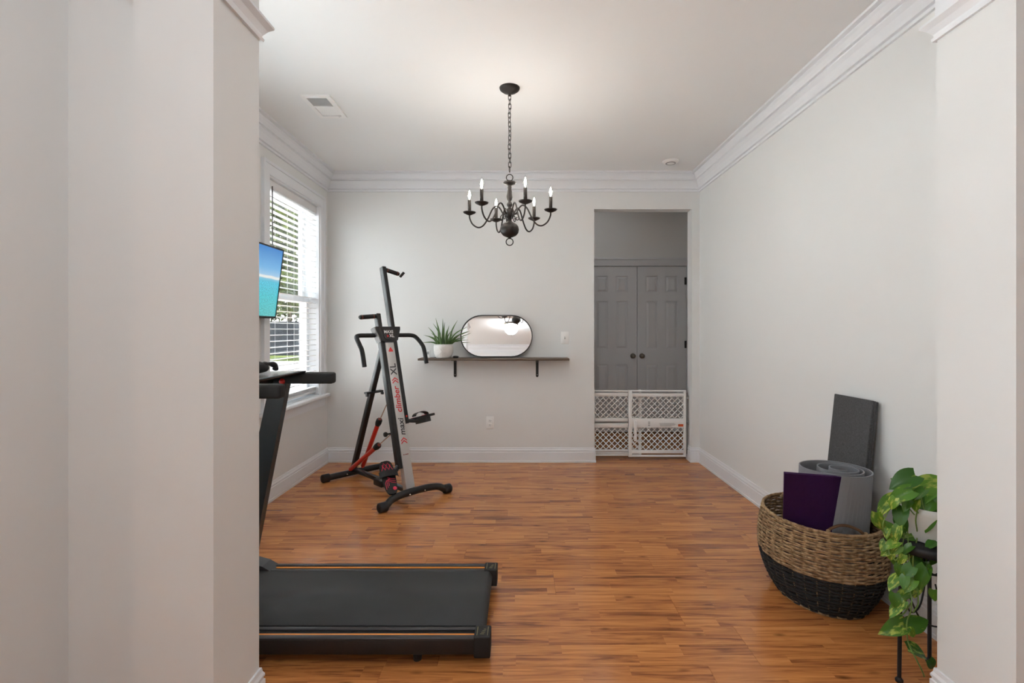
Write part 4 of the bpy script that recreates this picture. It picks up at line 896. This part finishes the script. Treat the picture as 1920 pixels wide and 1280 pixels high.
def gate_panel(name, x0, x1, y, zr, stile, top_slot):
    root = MB(); d = 0.011
    root.rbox((x0, y - d, gz(855.5)), (x0 + stile, y + d, gz(731)), 0.002).rbox((x1 - 0.024, y - d, gz(855.5)), (x1, y + d, gz(731)), 0.002)
    for za, zb_ in zr: root.rbox((x0, y - d + 0.001, gz(zb_)), (x1, y + d - 0.001, gz(za)), 0.002)
    return root.build(name, M_GATE, ga)
xa, xb_, xc, xd = 0.700, 1.165, gx(1178), gx(1285.5)
p1 = gate_panel('rear_panel', xa, xb_, GY + 0.022, [(732, 734.5), (736.5, 743), (784, 790.5), (794, 802), (843, 847), (848.2, 851), (852, 855)], 0.012, 0)
lattice(xa, xb_, gz(784), gz(743), GY + 0.022, off=0.01).build('lattice', M_GATE, p1)
lattice(xa, xb_, gz(843), gz(802), GY + 0.022, off=0.01).build('lattice', M_GATE, p1)
p2 = gate_panel('front_panel', xc, xd, GY - 0.006, [(731, 733.5), (737, 743), (784, 801), (843, 849), (852.2, 855.6)], 0.032, 1)
lattice(xc, xd, gz(784), gz(743), GY - 0.006).build('lattice', M_GATE, p2)
lattice(xc, xd, gz(843), gz(801), GY - 0.006).build('lattice', M_GATE, p2)
m = MB(); m.rbox((gx(1188), GY - 0.030, gz(826)), (gx(1193), GY - 0.014, gz(788)), 0.004); m.build('latch_lever', M_GATE, p2)
m = MB(); m.box((gx(1270.5), GY - 0.0186, gz(798.7)), (gx(1280), GY - 0.0172, gz(794.3))); m.build('orange_label', mat('orange_label', (0.62, 0.10, 0.02), 0.5), p2)
m = MB()
for k, (w0, w1) in enumerate(((1235, 1263), (1236, 1266), (1236, 1264), (1237, 1258))): m.box((gx(w0), GY - 0.0176, gz(793.0 + 1.7 * k)), (gx(w1), GY - 0.0172, gz(792.5 + 1.7 * k)))
for k in range(3): m.box((gx(1214.5), GY - 0.0176, gz(791.2 + 3.2 * k)), (gx(1218), GY - 0.0172, gz(789.8 + 3.2 * k)))
m.build('label_print', mat('grey_print', (0.30, 0.30, 0.31), 0.5), p2)
for zz in (0.10, 0.36, 0.60):
    m = MB(); m.lathe([(0.0, 0.0), (0.020, 0.0), (0.020, 0.008), (0.010, 0.012), (0.008, 0.030), (0.0, 0.030)], 14, m=frame((DX1 - 0.001, GY, zz), (0, 1, 0), (0, 0, 1), (-1, 0, 0))); m.build('bumper', mat('bumper_grey', (0.28, 0.28, 0.28), 0.6), ga)
m = MB(); m.box((xd, GY - 0.004, gz(850)), (DX1 - 0.010, GY + 0.010, gz(736))); m.build('end_strip', mat('bumper_grey', (0.28, 0.28, 0.28), 0.6), ga)

# ------------------------------------------------------------------ wicker basket
BC = Vector((1.422, 2.372)); 
bk_ = thing('wicker_basket', 'two-tone woven basket, tan above and black below, holding the exercise mats', 'basket', (BC.x, BC.y, 0))
BPROF = [(0.0, 0.170, 0.215), (0.04, 0.197, 0.240), (0.09, 0.222, 0.266), (0.15, 0.241, 0.286), (0.21, 0.251, 0.296), (0.27, 0.251, 0.297), (0.33, 0.244, 0.290), (0.385, 0.232, 0.276)]
def brad(z):
    for (z0, a0, b0), (z1, a1, b1) in zip(BPROF, BPROF[1:]):
        if z <= z1: t = (z - z0) / (z1 - z0); t = max(0, t); return a0 + (a1 - a0) * t, b0 + (b1 - b0) * t
    return BPROF[-1][1:]
def strand_mat(name, c1, c2):
    m_ = bpy.data.materials.new(name); m_.use_nodes = True; nt = m_.node_tree; b = nt.nodes['Principled BSDF']; b.inputs['Roughness'].default_value = 0.75
    tcn = nt.nodes.new('ShaderNodeTexCoord'); n = nt.nodes.new('ShaderNodeTexNoise'); n.inputs['Scale'].default_value = 55; n.inputs['Detail'].default_value = 3
    mx = nt.nodes.new('ShaderNodeMix'); mx.data_type = 'RGBA'; mx.inputs[6].default_value = (*c1, 1); mx.inputs[7].default_value = (*c2, 1)
    mr = nt.nodes.new('ShaderNodeMapRange'); mr.inputs['From Min'].default_value = 0.35; mr.inputs['From Max'].default_value = 0.65
    nt.links.new(tcn.outputs['Object'], n.inputs['Vector']); nt.links.new(n.outputs['Fac'], mr.inputs['Value']); nt.links.new(mr.outputs[0], mx.inputs[0]); nt.links.new(mx.outputs[2], b.inputs['Base Color']); return m_
M_TAN = strand_mat('tan_seagrass', (0.20, 0.115, 0.052), (0.46, 0.31, 0.165)); M_BLK = strand_mat('black_seagrass', (0.008, 0.008, 0.008), (0.020, 0.019, 0.019))
NR = 34                                                      # upright stakes
def weave(z0, z1, dz, rad, name, mt_, ph0):
    mb = MB(); z = z0; k = ph0; n = NR * 6
    while z <= z1:
        a0, b0 = brad(z); pts = []
        for i in range(n):
            a = 2 * math.pi * i / n; wv = 0.0042 * math.sin(a * NR / 2 + math.pi * (k % 2)); dzz = 0.0012 * math.sin(a * NR / 2 * 1.0 + k)
            pts.append((BC.x + (a0 + wv) * math.cos(a), BC.y + (b0 + wv) * math.sin(a), z + dzz + 0.0015 * math.sin(3 * a + k)))
        mb.tube(pts, rad, 5, closed=True); z += dz; k += 1
    return mb.build(name, mt_, bk_)
weave(0.192, 0.378, 0.0084, 0.0050, 'tan_weave', M_TAN, 0)['kind'] = 'stuff'
weave(0.008, 0.188, 0.0084, 0.0050, 'black_weave', M_BLK, 1)['kind'] = 'stuff'
for i in range(NR):
    a = 2 * math.pi * (i + 0.0) / NR; pts = []
    for q_ in range(9):
        z = 0.004 + q_ * 0.0468; a0, b0 = brad(z); pts.append((BC.x + (a0) * math.cos(a), BC.y + (b0) * math.sin(a), z))
    m = MB(); m.tube(pts, 0.0034, 5); m.build('stake', M_TAN if i % 2 else M_TAN, bk_)
def ring(z, rad, da, name, mt_):
    a0, b0 = brad(z); n = 90; m = MB()
    m.tube([(BC.x + (a0 + da) * math.cos(2 * math.pi * i / n), BC.y + (b0 + da) * math.sin(2 * math.pi * i / n), z + 0.0012 * (i % 2)) for i in range(n)], rad, 7, closed=True); m.build(name, mt_, bk_)
ring(0.385, 0.0075, 0.0, 'rim', M_TAN); ring(0.006, 0.0055, 0.002, 'foot_rim', M_TAN)
m = MB(); n = 40; m.add([(BC.x, BC.y, 0.008)] + [(BC.x + 0.168 * math.cos(2 * math.pi * i / n), BC.y + 0.213 * math.sin(2 * math.pi * i / n), 0.008) for i in range(n)], [(0, 1 + i, 1 + (i + 1) % n) for i in range(n)]); m.build('bottom', M_BLK, bk_)
M_HDL = mat('brown_cord', (0.12, 0.055, 0.022), 0.6, bump=(120, 0.6))
for a_c in (-1.74, 1.40):
    hs = 0.33; pts = []
    for i in range(13):
        t_ = i / 12; a = a_c + (t_ - 0.5) * 2 * hs; up_ = 0.030 * math.sin(math.pi * t_) ** 0.6; inn = 0.010 + 0.026 * math.sin(math.pi * t_)
        pts.append((BC.x + (0.232 - inn) * math.cos(a), BC.y + (0.276 - inn) * math.sin(a), 0.387 + up_))
    m = MB(); m.tube(smooth_path(pts, 3), 0.0062, 8); ho = m.build('handle', M_HDL, bk_)
    for e in (pts[0], pts[-1]):
        k = MB(); k.tube([(e[0] - 0.010, e[1] - 0.004, e[2] - 0.014), (e[0], e[1] - 0.010, e[2]), (e[0] + 0.006, e[1], e[2] + 0.006)], 0.009, 7); k.build('binding', M_TAN, ho)

# ------------------------------------------------------------------ mats in the basket
def ribbed(name, col, scale, strength, axis='X'):
    m_ = mat(name, col, 0.8, spec=0.2); nt = m_.node_tree; b = nt.nodes['Principled BSDF']
    uvn = nt.nodes.new('ShaderNodeUVMap'); w_ = nt.nodes.new('ShaderNodeTexWave'); w_.wave_type = 'BANDS'; w_.bands_direction = axis; w_.inputs['Scale'].default_value = scale
    bp = nt.nodes.new('ShaderNodeBump'); bp.inputs['Strength'].default_value = strength; bp.inputs['Distance'].default_value = 0.002
    nt.links.new(uvn.outputs[0], w_.inputs['Vector']); nt.links.new(w_.outputs['Fac'], bp.inputs['Height']); nt.links.new(bp.outputs[0], b.inputs['Normal']); return m_
ZM0, ZM1 = 0.014, 0.628
MTILT = Vector((0.032, 0.100))                              # foot of the roll sits further back than its top
gm = thing('rolled_mat', 'light grey ribbed yoga mat loosely rolled and standing in the basket', 'yoga mat', (1.423, 2.26, ZM0))
gc = Vector((1.428, 2.262))
n = 170; tot = 2 * math.pi * 3.1; st = R(-112); path = []
for i in range(n + 1):
    ph = tot * i / n; a = st + ph; dg = math.degrees(ph)
    if dg < 250: rr_ = 0.1445
    elif dg < 352: q_ = (dg - 250) / 102; rr_ = 0.1445 - 0.028 * q_ * q_ * (3 - 2 * q_)
    else: rr_ = 0.1165 - (dg - 352) / (1116 - 352) * 0.082
    ox = 0.030 * min(1, max(0, dg - 352) / 400); path.append((gc.x + ox + rr_ * math.cos(a), gc.y + rr_ * math.sin(a), rr_, a))
thk = 0.0055; m = MB(); vs_ = []; fs = []; uvl = []; s_ = 0
for i, (x, y, rr_, a) in enumerate(path):
    if i: s_ += math.hypot(x - path[i - 1][0], y - path[i - 1][1])
    nx, ny = math.cos(a), math.sin(a)
    flare = (0.060 * max(0.0, 1 - i / 16.0) ** 1.3)                  # the loose end swings out towards its foot
    tx, ty = math.sin(a), -math.cos(a)
    for zz, fl in ((ZM0, 1.0), (ZM1, 0.0)):
        qx, qy = x + tx * flare * fl + MTILT.x * fl, y + ty * flare * fl + MTILT.y * fl
        vs_ += [(qx, qy, zz), (qx - nx * thk, qy - ny * thk, zz)]
    uvl.append(s_)
for i in range(n):
    a, b = 4 * i, 4 * i + 4; fs += [(a, b, b + 2, a + 2), (a + 1, a + 3, b + 3, b + 1), (a + 2, b + 2, b + 3, a + 3), (a, a + 1, b + 1, b)]
fs += [(0, 2, 3, 1), (4 * n, 4 * n + 1, 4 * n + 3, 4 * n + 2)]
m.add(vs_, fs, True); go = m.build('sheet', ribbed('grey_ribbed_foam', (0.30, 0.31, 0.335), 190.0, 0.55), gm)
uv = go.data.uv_layers.new(name='UVMap')
for lp in go.data.loops: uv.data[lp.index].uv = (uvl[lp.vertex_index // 4] * 1.0, go.data.vertices[lp.vertex_index].co.z)
go.data.shade_flat()
# folded purple mat
pu = thing('folded_mat', 'dark purple folded mat leaning on the front rim of the basket', 'yoga mat', (1.30, 2.20, 0.03))
TL, TR, BL, BR = Vector((1.152, 2.172, 0.630)), Vector((1.388, 2.150, 0.620)), Vector((1.238, 2.360, 0.200)), Vector((1.412, 2.212, 0.200))
M_PUR = mat('purple_foam', (0.036, 0.007, 0.062), 0.75, noise=(40, 0.10), bump=(400, 0.25), spec=0.25)
for k in range(2):
    m = MB(); g = 8; vs_ = []
    for side in (0, 1):
        for j in range(g + 1):
            for i in range(g + 1):
                u, v = i / g, j / g; p = BL.lerp(BR, u).lerp(TL.lerp(TR, u), v); nrm = ((TR - TL).normalized().lerp((BR - BL).normalized(), 1 - v)).cross(TL.lerp(TR, u) - BL.lerp(BR, u)).normalized()
                vs_.append(p - nrm * (0.0062 * k + 0.0060 * side))
    q = (g + 1) ** 2; fs = []
    for j in range(g):
        for i in range(g):
            a = j * (g + 1) + i; fs += [(a, a + 1, a + g + 2, a + g + 1), (q + a, q + a + g + 1, q + a + g + 2, q + a + 1)]
    for i in range(g):
        a = i; fs.append((a, q + a, q + a + 1, a + 1)); a = g * (g + 1) + i; fs.append((a, a + 1, q + a + 1, q + a))
        a = i * (g + 1); fs.append((a, a + g + 1, q + a + g + 1, q + a)); a = i * (g + 1) + g; fs.append((a, q + a, q + a + g + 1, a + g + 1))
    m.add(vs_, fs); m.build('layer', M_PUR, pu)
# dark grey mat leaning on the wall
dk = thing('folded_mat', 'charcoal fleck folded mat leaning upright against the wall behind the rolled mat', 'yoga mat', (1.60, 2.44, 0.20))
M_CHAR = mat('charcoal_foam', (0.085, 0.085, 0.088), 0.9, noise=(160, 0.55), spec=0.1)
TR = Vector((1.652, 2.328, 0.925)); TL = Vector((1.636, 2.588, 0.925)); BRt = Vector((1.572, 2.330, 0.20))
ux = (TR - TL).normalized(); uy = (TR - BRt).normalized(); uz = ux.cross(uy).normalized(); uy = uz.cross(ux)
if uz.x > 0: uz = -uz
mp = frame(BRt - ux * 0.260, ux, uy, uz); LL = (TR - BRt).length
for k in range(3):
    m = MB(); m.rbox((0, 0.0, -0.011 * (k + 1) + 0.0003), (0.260, LL - 0.002 * k, -0.011 * k), 0.003, mp); m.build('layer', M_CHAR, dk)

# ------------------------------------------------------------------ plant stand and trailing pothos
ps = thing('plant_stand', 'black iron three-legged plant stand beside the pier', 'plant stand', (1.475, 1.79, 0))
SC = Vector((1.478, 1.800)); legs = [(1.352, 1.776), (1.546, 1.880), (1.540, 1.700)]
M_IRON = mat('black_iron', (0.016, 0.016, 0.018), 0.5, 0.3)
m = MB(); m.lathe([(0.0, 0.502), (0.125, 0.502), (0.132, 0.494), (0.132, 0.472), (0.126, 0.472), (0.124, 0.490), (0.0, 0.492)], 36, (SC.x, SC.y, 0)); m.build('top', M_IRON, ps)
for lx, ly in legs:
    t0 = Vector((SC.x + (lx - SC.x) * 0.94, SC.y + (ly - SC.y) * 0.94, 0.49)); m = MB(); m.tube([t0, (lx, ly, 0.012)], 0.0065, 10); lo_ = m.build('leg', M_IRON, ps)
    m = MB(); m.lathe([(0.0, 0.0), (0.012, 0.0), (0.013, 0.008), (0.007, 0.016)], 12, (lx, ly, 0)); m.build('foot', M_IRON, lo_)
for i in range(3):
    a, b = Vector((*legs[i], 0)), Vector((*legs[(i + 1) % 3], 0)); dv = b - a
    m = MB(); m.tube([a + Vector((0, 0, 0.40)), b + Vector((0, 0, 0.40))], 0.004, 8)
    for c_ in (0.28, 0.5, 0.72):
        pts = [a + dv * c_ + dv.normalized() * 0.018 * math.cos(t_) + Vector((0, 0, 0.435 + 0.034 * math.sin(t_))) for t_ in [2 * math.pi * k / 14 for k in range(14)]]; m.tube(pts, 0.0028, 6, closed=True)
    m.build('scroll_brace', M_IRON, ps)
    m = MB(); lw = [a + dv * f_ + Vector((0, 0, z_)) for f_, z_ in ((0.15, 0.31), (0.3, 0.24), (0.5, 0.22), (0.7, 0.24), (0.85, 0.31))]; m.tube(smooth_path(lw, 5), 0.003, 6); m.build('curved_brace', M_IRON, ps)

po = thing('potted_pothos', 'trailing variegated pothos vine in a white pot on the iron stand', 'plant', (SC.x, SC.y, 0.502))
m = MB(); m.lathe([(0.0, 0.503), (0.066, 0.503), (0.072, 0.508), (0.086, 0.60), (0.090, 0.625), (0.083, 0.625), (0.080, 0.605), (0.0, 0.602)], 32, (SC.x, SC.y, 0)); m.build('pot', mat('white_ceramic', (0.78, 0.77, 0.74), 0.4, noise=(20, 0.05)), po)
m = MB(); m.lathe([(0.0, 0.612), (0.081, 0.606)], 24, (SC.x, SC.y, 0)); m.build('soil', mat('potting_soil', (0.03, 0.02, 0.013), 0.95), po)
def pothos_leaf_mat(name, g1, g2, yl, amt):
    m_ = bpy.data.materials.new(name); m_.use_nodes = True; nt = m_.node_tree; N = nt.nodes.new; L = nt.links.new; b = nt.nodes['Principled BSDF']; b.inputs['Roughness'].default_value = 0.35
    tcn = N('ShaderNodeTexCoord'); oi = N('ShaderNodeObjectInfo'); ad = N('ShaderNodeVectorMath'); ad.operation = 'ADD'; sc_ = N('ShaderNodeVectorMath'); sc_.operation = 'SCALE'; sc_.inputs['Scale'].default_value = 20.0
    cb = N('ShaderNodeCombineXYZ'); L(oi.outputs['Random'], cb.inputs[0]); L(oi.outputs['Random'], cb.inputs[2]); L(cb.outputs[0], sc_.inputs[0]); L(tcn.outputs['Object'], ad.inputs[0]); L(sc_.outputs[0], ad.inputs[1])
    mp_ = N('ShaderNodeMapping'); mp_.inputs['Scale'].default_value = (5.0, 1.6, 1.0); L(ad.outputs[0], mp_.inputs[0])
    n1 = N('ShaderNodeTexNoise'); n1.inputs['Scale'].default_value = 1.5; n1.inputs['Detail'].default_value = 5; L(mp_.outputs[0], n1.inputs['Vector'])
    m1 = N('ShaderNodeMix'); m1.data_type = 'RGBA'; m1.inputs[6].default_value = (*g1, 1); m1.inputs[7].default_value = (*g2, 1); L(oi.outputs['Random'], m1.inputs[0])
    mr = N('ShaderNodeMapRange'); mr.inputs['From Min'].default_value = amt; mr.inputs['From Max'].default_value = amt + 0.10; L(n1.outputs['Fac'], mr.inputs['Value'])
    m2 = N('ShaderNodeMix'); m2.data_type = 'RGBA'; L(mr.outputs[0], m2.inputs[0]); L(m1.outputs[2], m2.inputs[6]); m2.inputs[7].default_value = (*yl, 1); L(m2.outputs[2], b.inputs['Base Color'])
    b.inputs['Subsurface Weight'].default_value = 0.0
    return m_
M_PL = [pothos_leaf_mat('pothos_green', (0.022, 0.10, 0.008), (0.09, 0.25, 0.016), (0.28, 0.40, 0.045), 0.62), pothos_leaf_mat('pothos_variegated', (0.045, 0.15, 0.010), (0.12, 0.28, 0.020), (0.40, 0.48, 0.08), 0.51)]
def pothos_leaf(fold, droop, wide):
    mb = MB(); nu, nv = 6, 9; vs_ = []
    for j in range(nv + 1):
        v = j / nv; w_ = wide * (math.sin(math.pi * min(1, (v * 0.86 + 0.14)) ** 0.80)) ** 0.85 if v < 1 else 0.0
        if v >= 1: w_ = 0.004
        for i in range(nu + 1):
            u = -1 + 2 * i / nu; back = -0.13 * (1 - v) ** 3 * abs(u) ** 1.2
            vs_.append((u * w_, v + back, fold * abs(u) * w_ - droop * v * v - 0.10 * (u * u) * w_))
    fs = [(j * (nu + 1) + i, j * (nu + 1) + i + 1, (j + 1) * (nu + 1) + i + 1, (j + 1) * (nu + 1) + i) for j in range(nv) for i in range(nu)]
    mb.add(vs_, fs, True); return mb.mesh('leaf')
PLM = []
for fo_, dr_, wi in ((0.35, 0.25, 0.36), (0.6, 0.35, 0.32), (0.2, 0.15, 0.38), (0.9, 0.30, 0.26)):
    for mt_ in M_PL:
        me = pothos_leaf(fo_, dr_, wi); me.materials.append(mt_); PLM.append(me)
leaf_list = [  # px, py of the middle, length in px, heading of the tip in the picture (deg), variant (None = any)
 (1693,901,46,203,0),(1732,910,50,183,1),(1688,928,40,205,2),(1703,923,28,125,6),(1735,938,48,195,0),(1715,946,26,262,1),(1660,950,44,222,7),(1674,944,22,250,1),
 (1688,968,36,240,0),(1649,980,38,285,7),(1664,990,40,130,2),(1690,985,32,268,0),(1697,1002,24,20,1),(1670,1008,22,255,1),(1656,1024,20,235,1),(1672,1020,24,200,1),(1669,1041,22,265,1),
 (1679,1056,24,275,2),(1735,1014,44,20,0),(1728,956,34,225,2),(1736,1052,34,190,1),(1714,1058,28,205,0),(1709,1042,24,248,3),(1752,1044,24,270,0),(1726,1084,40,245,0),(1744,1075,26,300,2),
 (1676,1091,32,212,1),(1692,1119,38,200,3),(1678,1143,28,205,3),(1678,1126,24,262,0),(1675,1177,44,193,3),(1722,1168,38,22,0),(1724,1222,38,345,3),(1748,1247,24,300,0),(1707,1186,22,280,1),
 (1751,1117,20,270,0),(1662,1000,18,240,1),(1680,1032,20,230,1),(1690,1050,20,250,3),(1660,1036,18,220,1),(1685,1070,20,260,0),(1700,1030,22,215,2),(1695,1092,22,240,0),(1712,1072,22,200,2),(1730,1066,24,250,0),(1690,1136,20,230,1),(1684,936,24,235,1),(1722,926,26,215,0),(1745,930,26,200,2),(1745,950,24,215,0),(1716,1103,32,258,1),(1700,1073,28,232,0),(1708,957,22,252,3),(1747,964,30,205,0),(1700,945,26,230,2),(1740,985,26,235,0),(1682,1000,26,245,3),(1727,1035,26,215,2),(1745,1020,24,200,0),(1705,1098,26,220,3)]
rl_ = random.Random(3)
def place_leaf(c, L_, head, var, tiltd, roll):
    tipd = Vector((math.cos(head), tiltd, math.sin(head))).normalized(); view = -c.copy(); view.z = CH - c.z; nrm = (Vector((0, 0, 0.75)) + view.normalized()).normalized()
    zx = (nrm - tipd * nrm.dot(tipd)).normalized(); zx = Matrix.Rotation(roll, 3, tipd) @ zx; xx = tipd.cross(zx)
    me = PLM[var if var is not None else rl_.randrange(8)]
    o = bpy.data.objects.new('leaf', me); COL.objects.link(o); o.parent = po; o.matrix_parent_inverse = Matrix.Translation(-po.location)
    o.matrix_basis = frame(c - tipd * L_ * 0.5, xx * L_, tipd * L_, zx * L_); return o
for px, py, ln_, hd_, var in leaf_list:
    d = 1.76 - 0.05 * max(0, min(1, (py - 1000) / 120)) + rl_.uniform(-0.035, 0.035)
    if px < 1672: d += 0.02
    d = max(d, 1.69); c = at(px, py, d); place_leaf(c, ln_ * 1.12 * d / F, R(hd_), var, rl_.uniform(-0.35, 0.25), rl_.uniform(-0.5, 0.5))
for i in range(9):                                           # leaves on the wall side of the pot
    a = R(-30 + 17 * i); c = Vector((min(1.64, SC.x + 0.11 * math.cos(a)), SC.y + 0.10 * math.sin(a), 0.60 + 0.09 * rl_.random())); place_leaf(c, 0.075, R(-25 + rl_.uniform(-30, 30)), None, 0.3 * math.sin(a), rl_.uniform(-0.4, 0.4))
M_VINE = mat('vine_stem', (0.16, 0.26, 0.05), 0.5)
vines = [[(1722,962),(1708,940),(1700,945),(1697,990),(1690,1030),(1680,1050),(1674,1042)], [(1725,965),(1703,948),(1702,1000),(1705,1050),(1704,1085),(1709,1120),(1708,1145),(1702,1160),(1700,1178),(1703,1205),(1714,1228),(1728,1255),(1733,1268)],
 [(1730,964),(1722,955),(1717,975),(1720,1005),(1712,1045),(1715,1085),(1722,1128),(1712,1148)], [(1715,965),(1690,940),(1668,955),(1655,985),(1663,1010),(1668,1040)], [(1722,962),(1700,935),(1680,925),(1672,930)], [(1735,963),(1728,930),(1735,912)], [(1725,962),(1710,925),(1700,905)], [(1708,1130),(1694,1150),(1682,1150)], [(1703,1205),(1712,1218),(1728,1226)], [(1700,1178),(1690,1172)]]
for i, vpts in enumerate(vines):
    path = []
    for k, (px, py) in enumerate(vpts): path.append(at(px, py, max(1.705, (1.765 - 0.05 * max(0, min(1, (py - 1000) / 120))) + 0.01 * ((i * 7 + k * 3) % 5 - 2))))
    m = MB(); m.tube(smooth_path(path, 5), 0.0022, 6); m.build('vine', M_VINE, po)
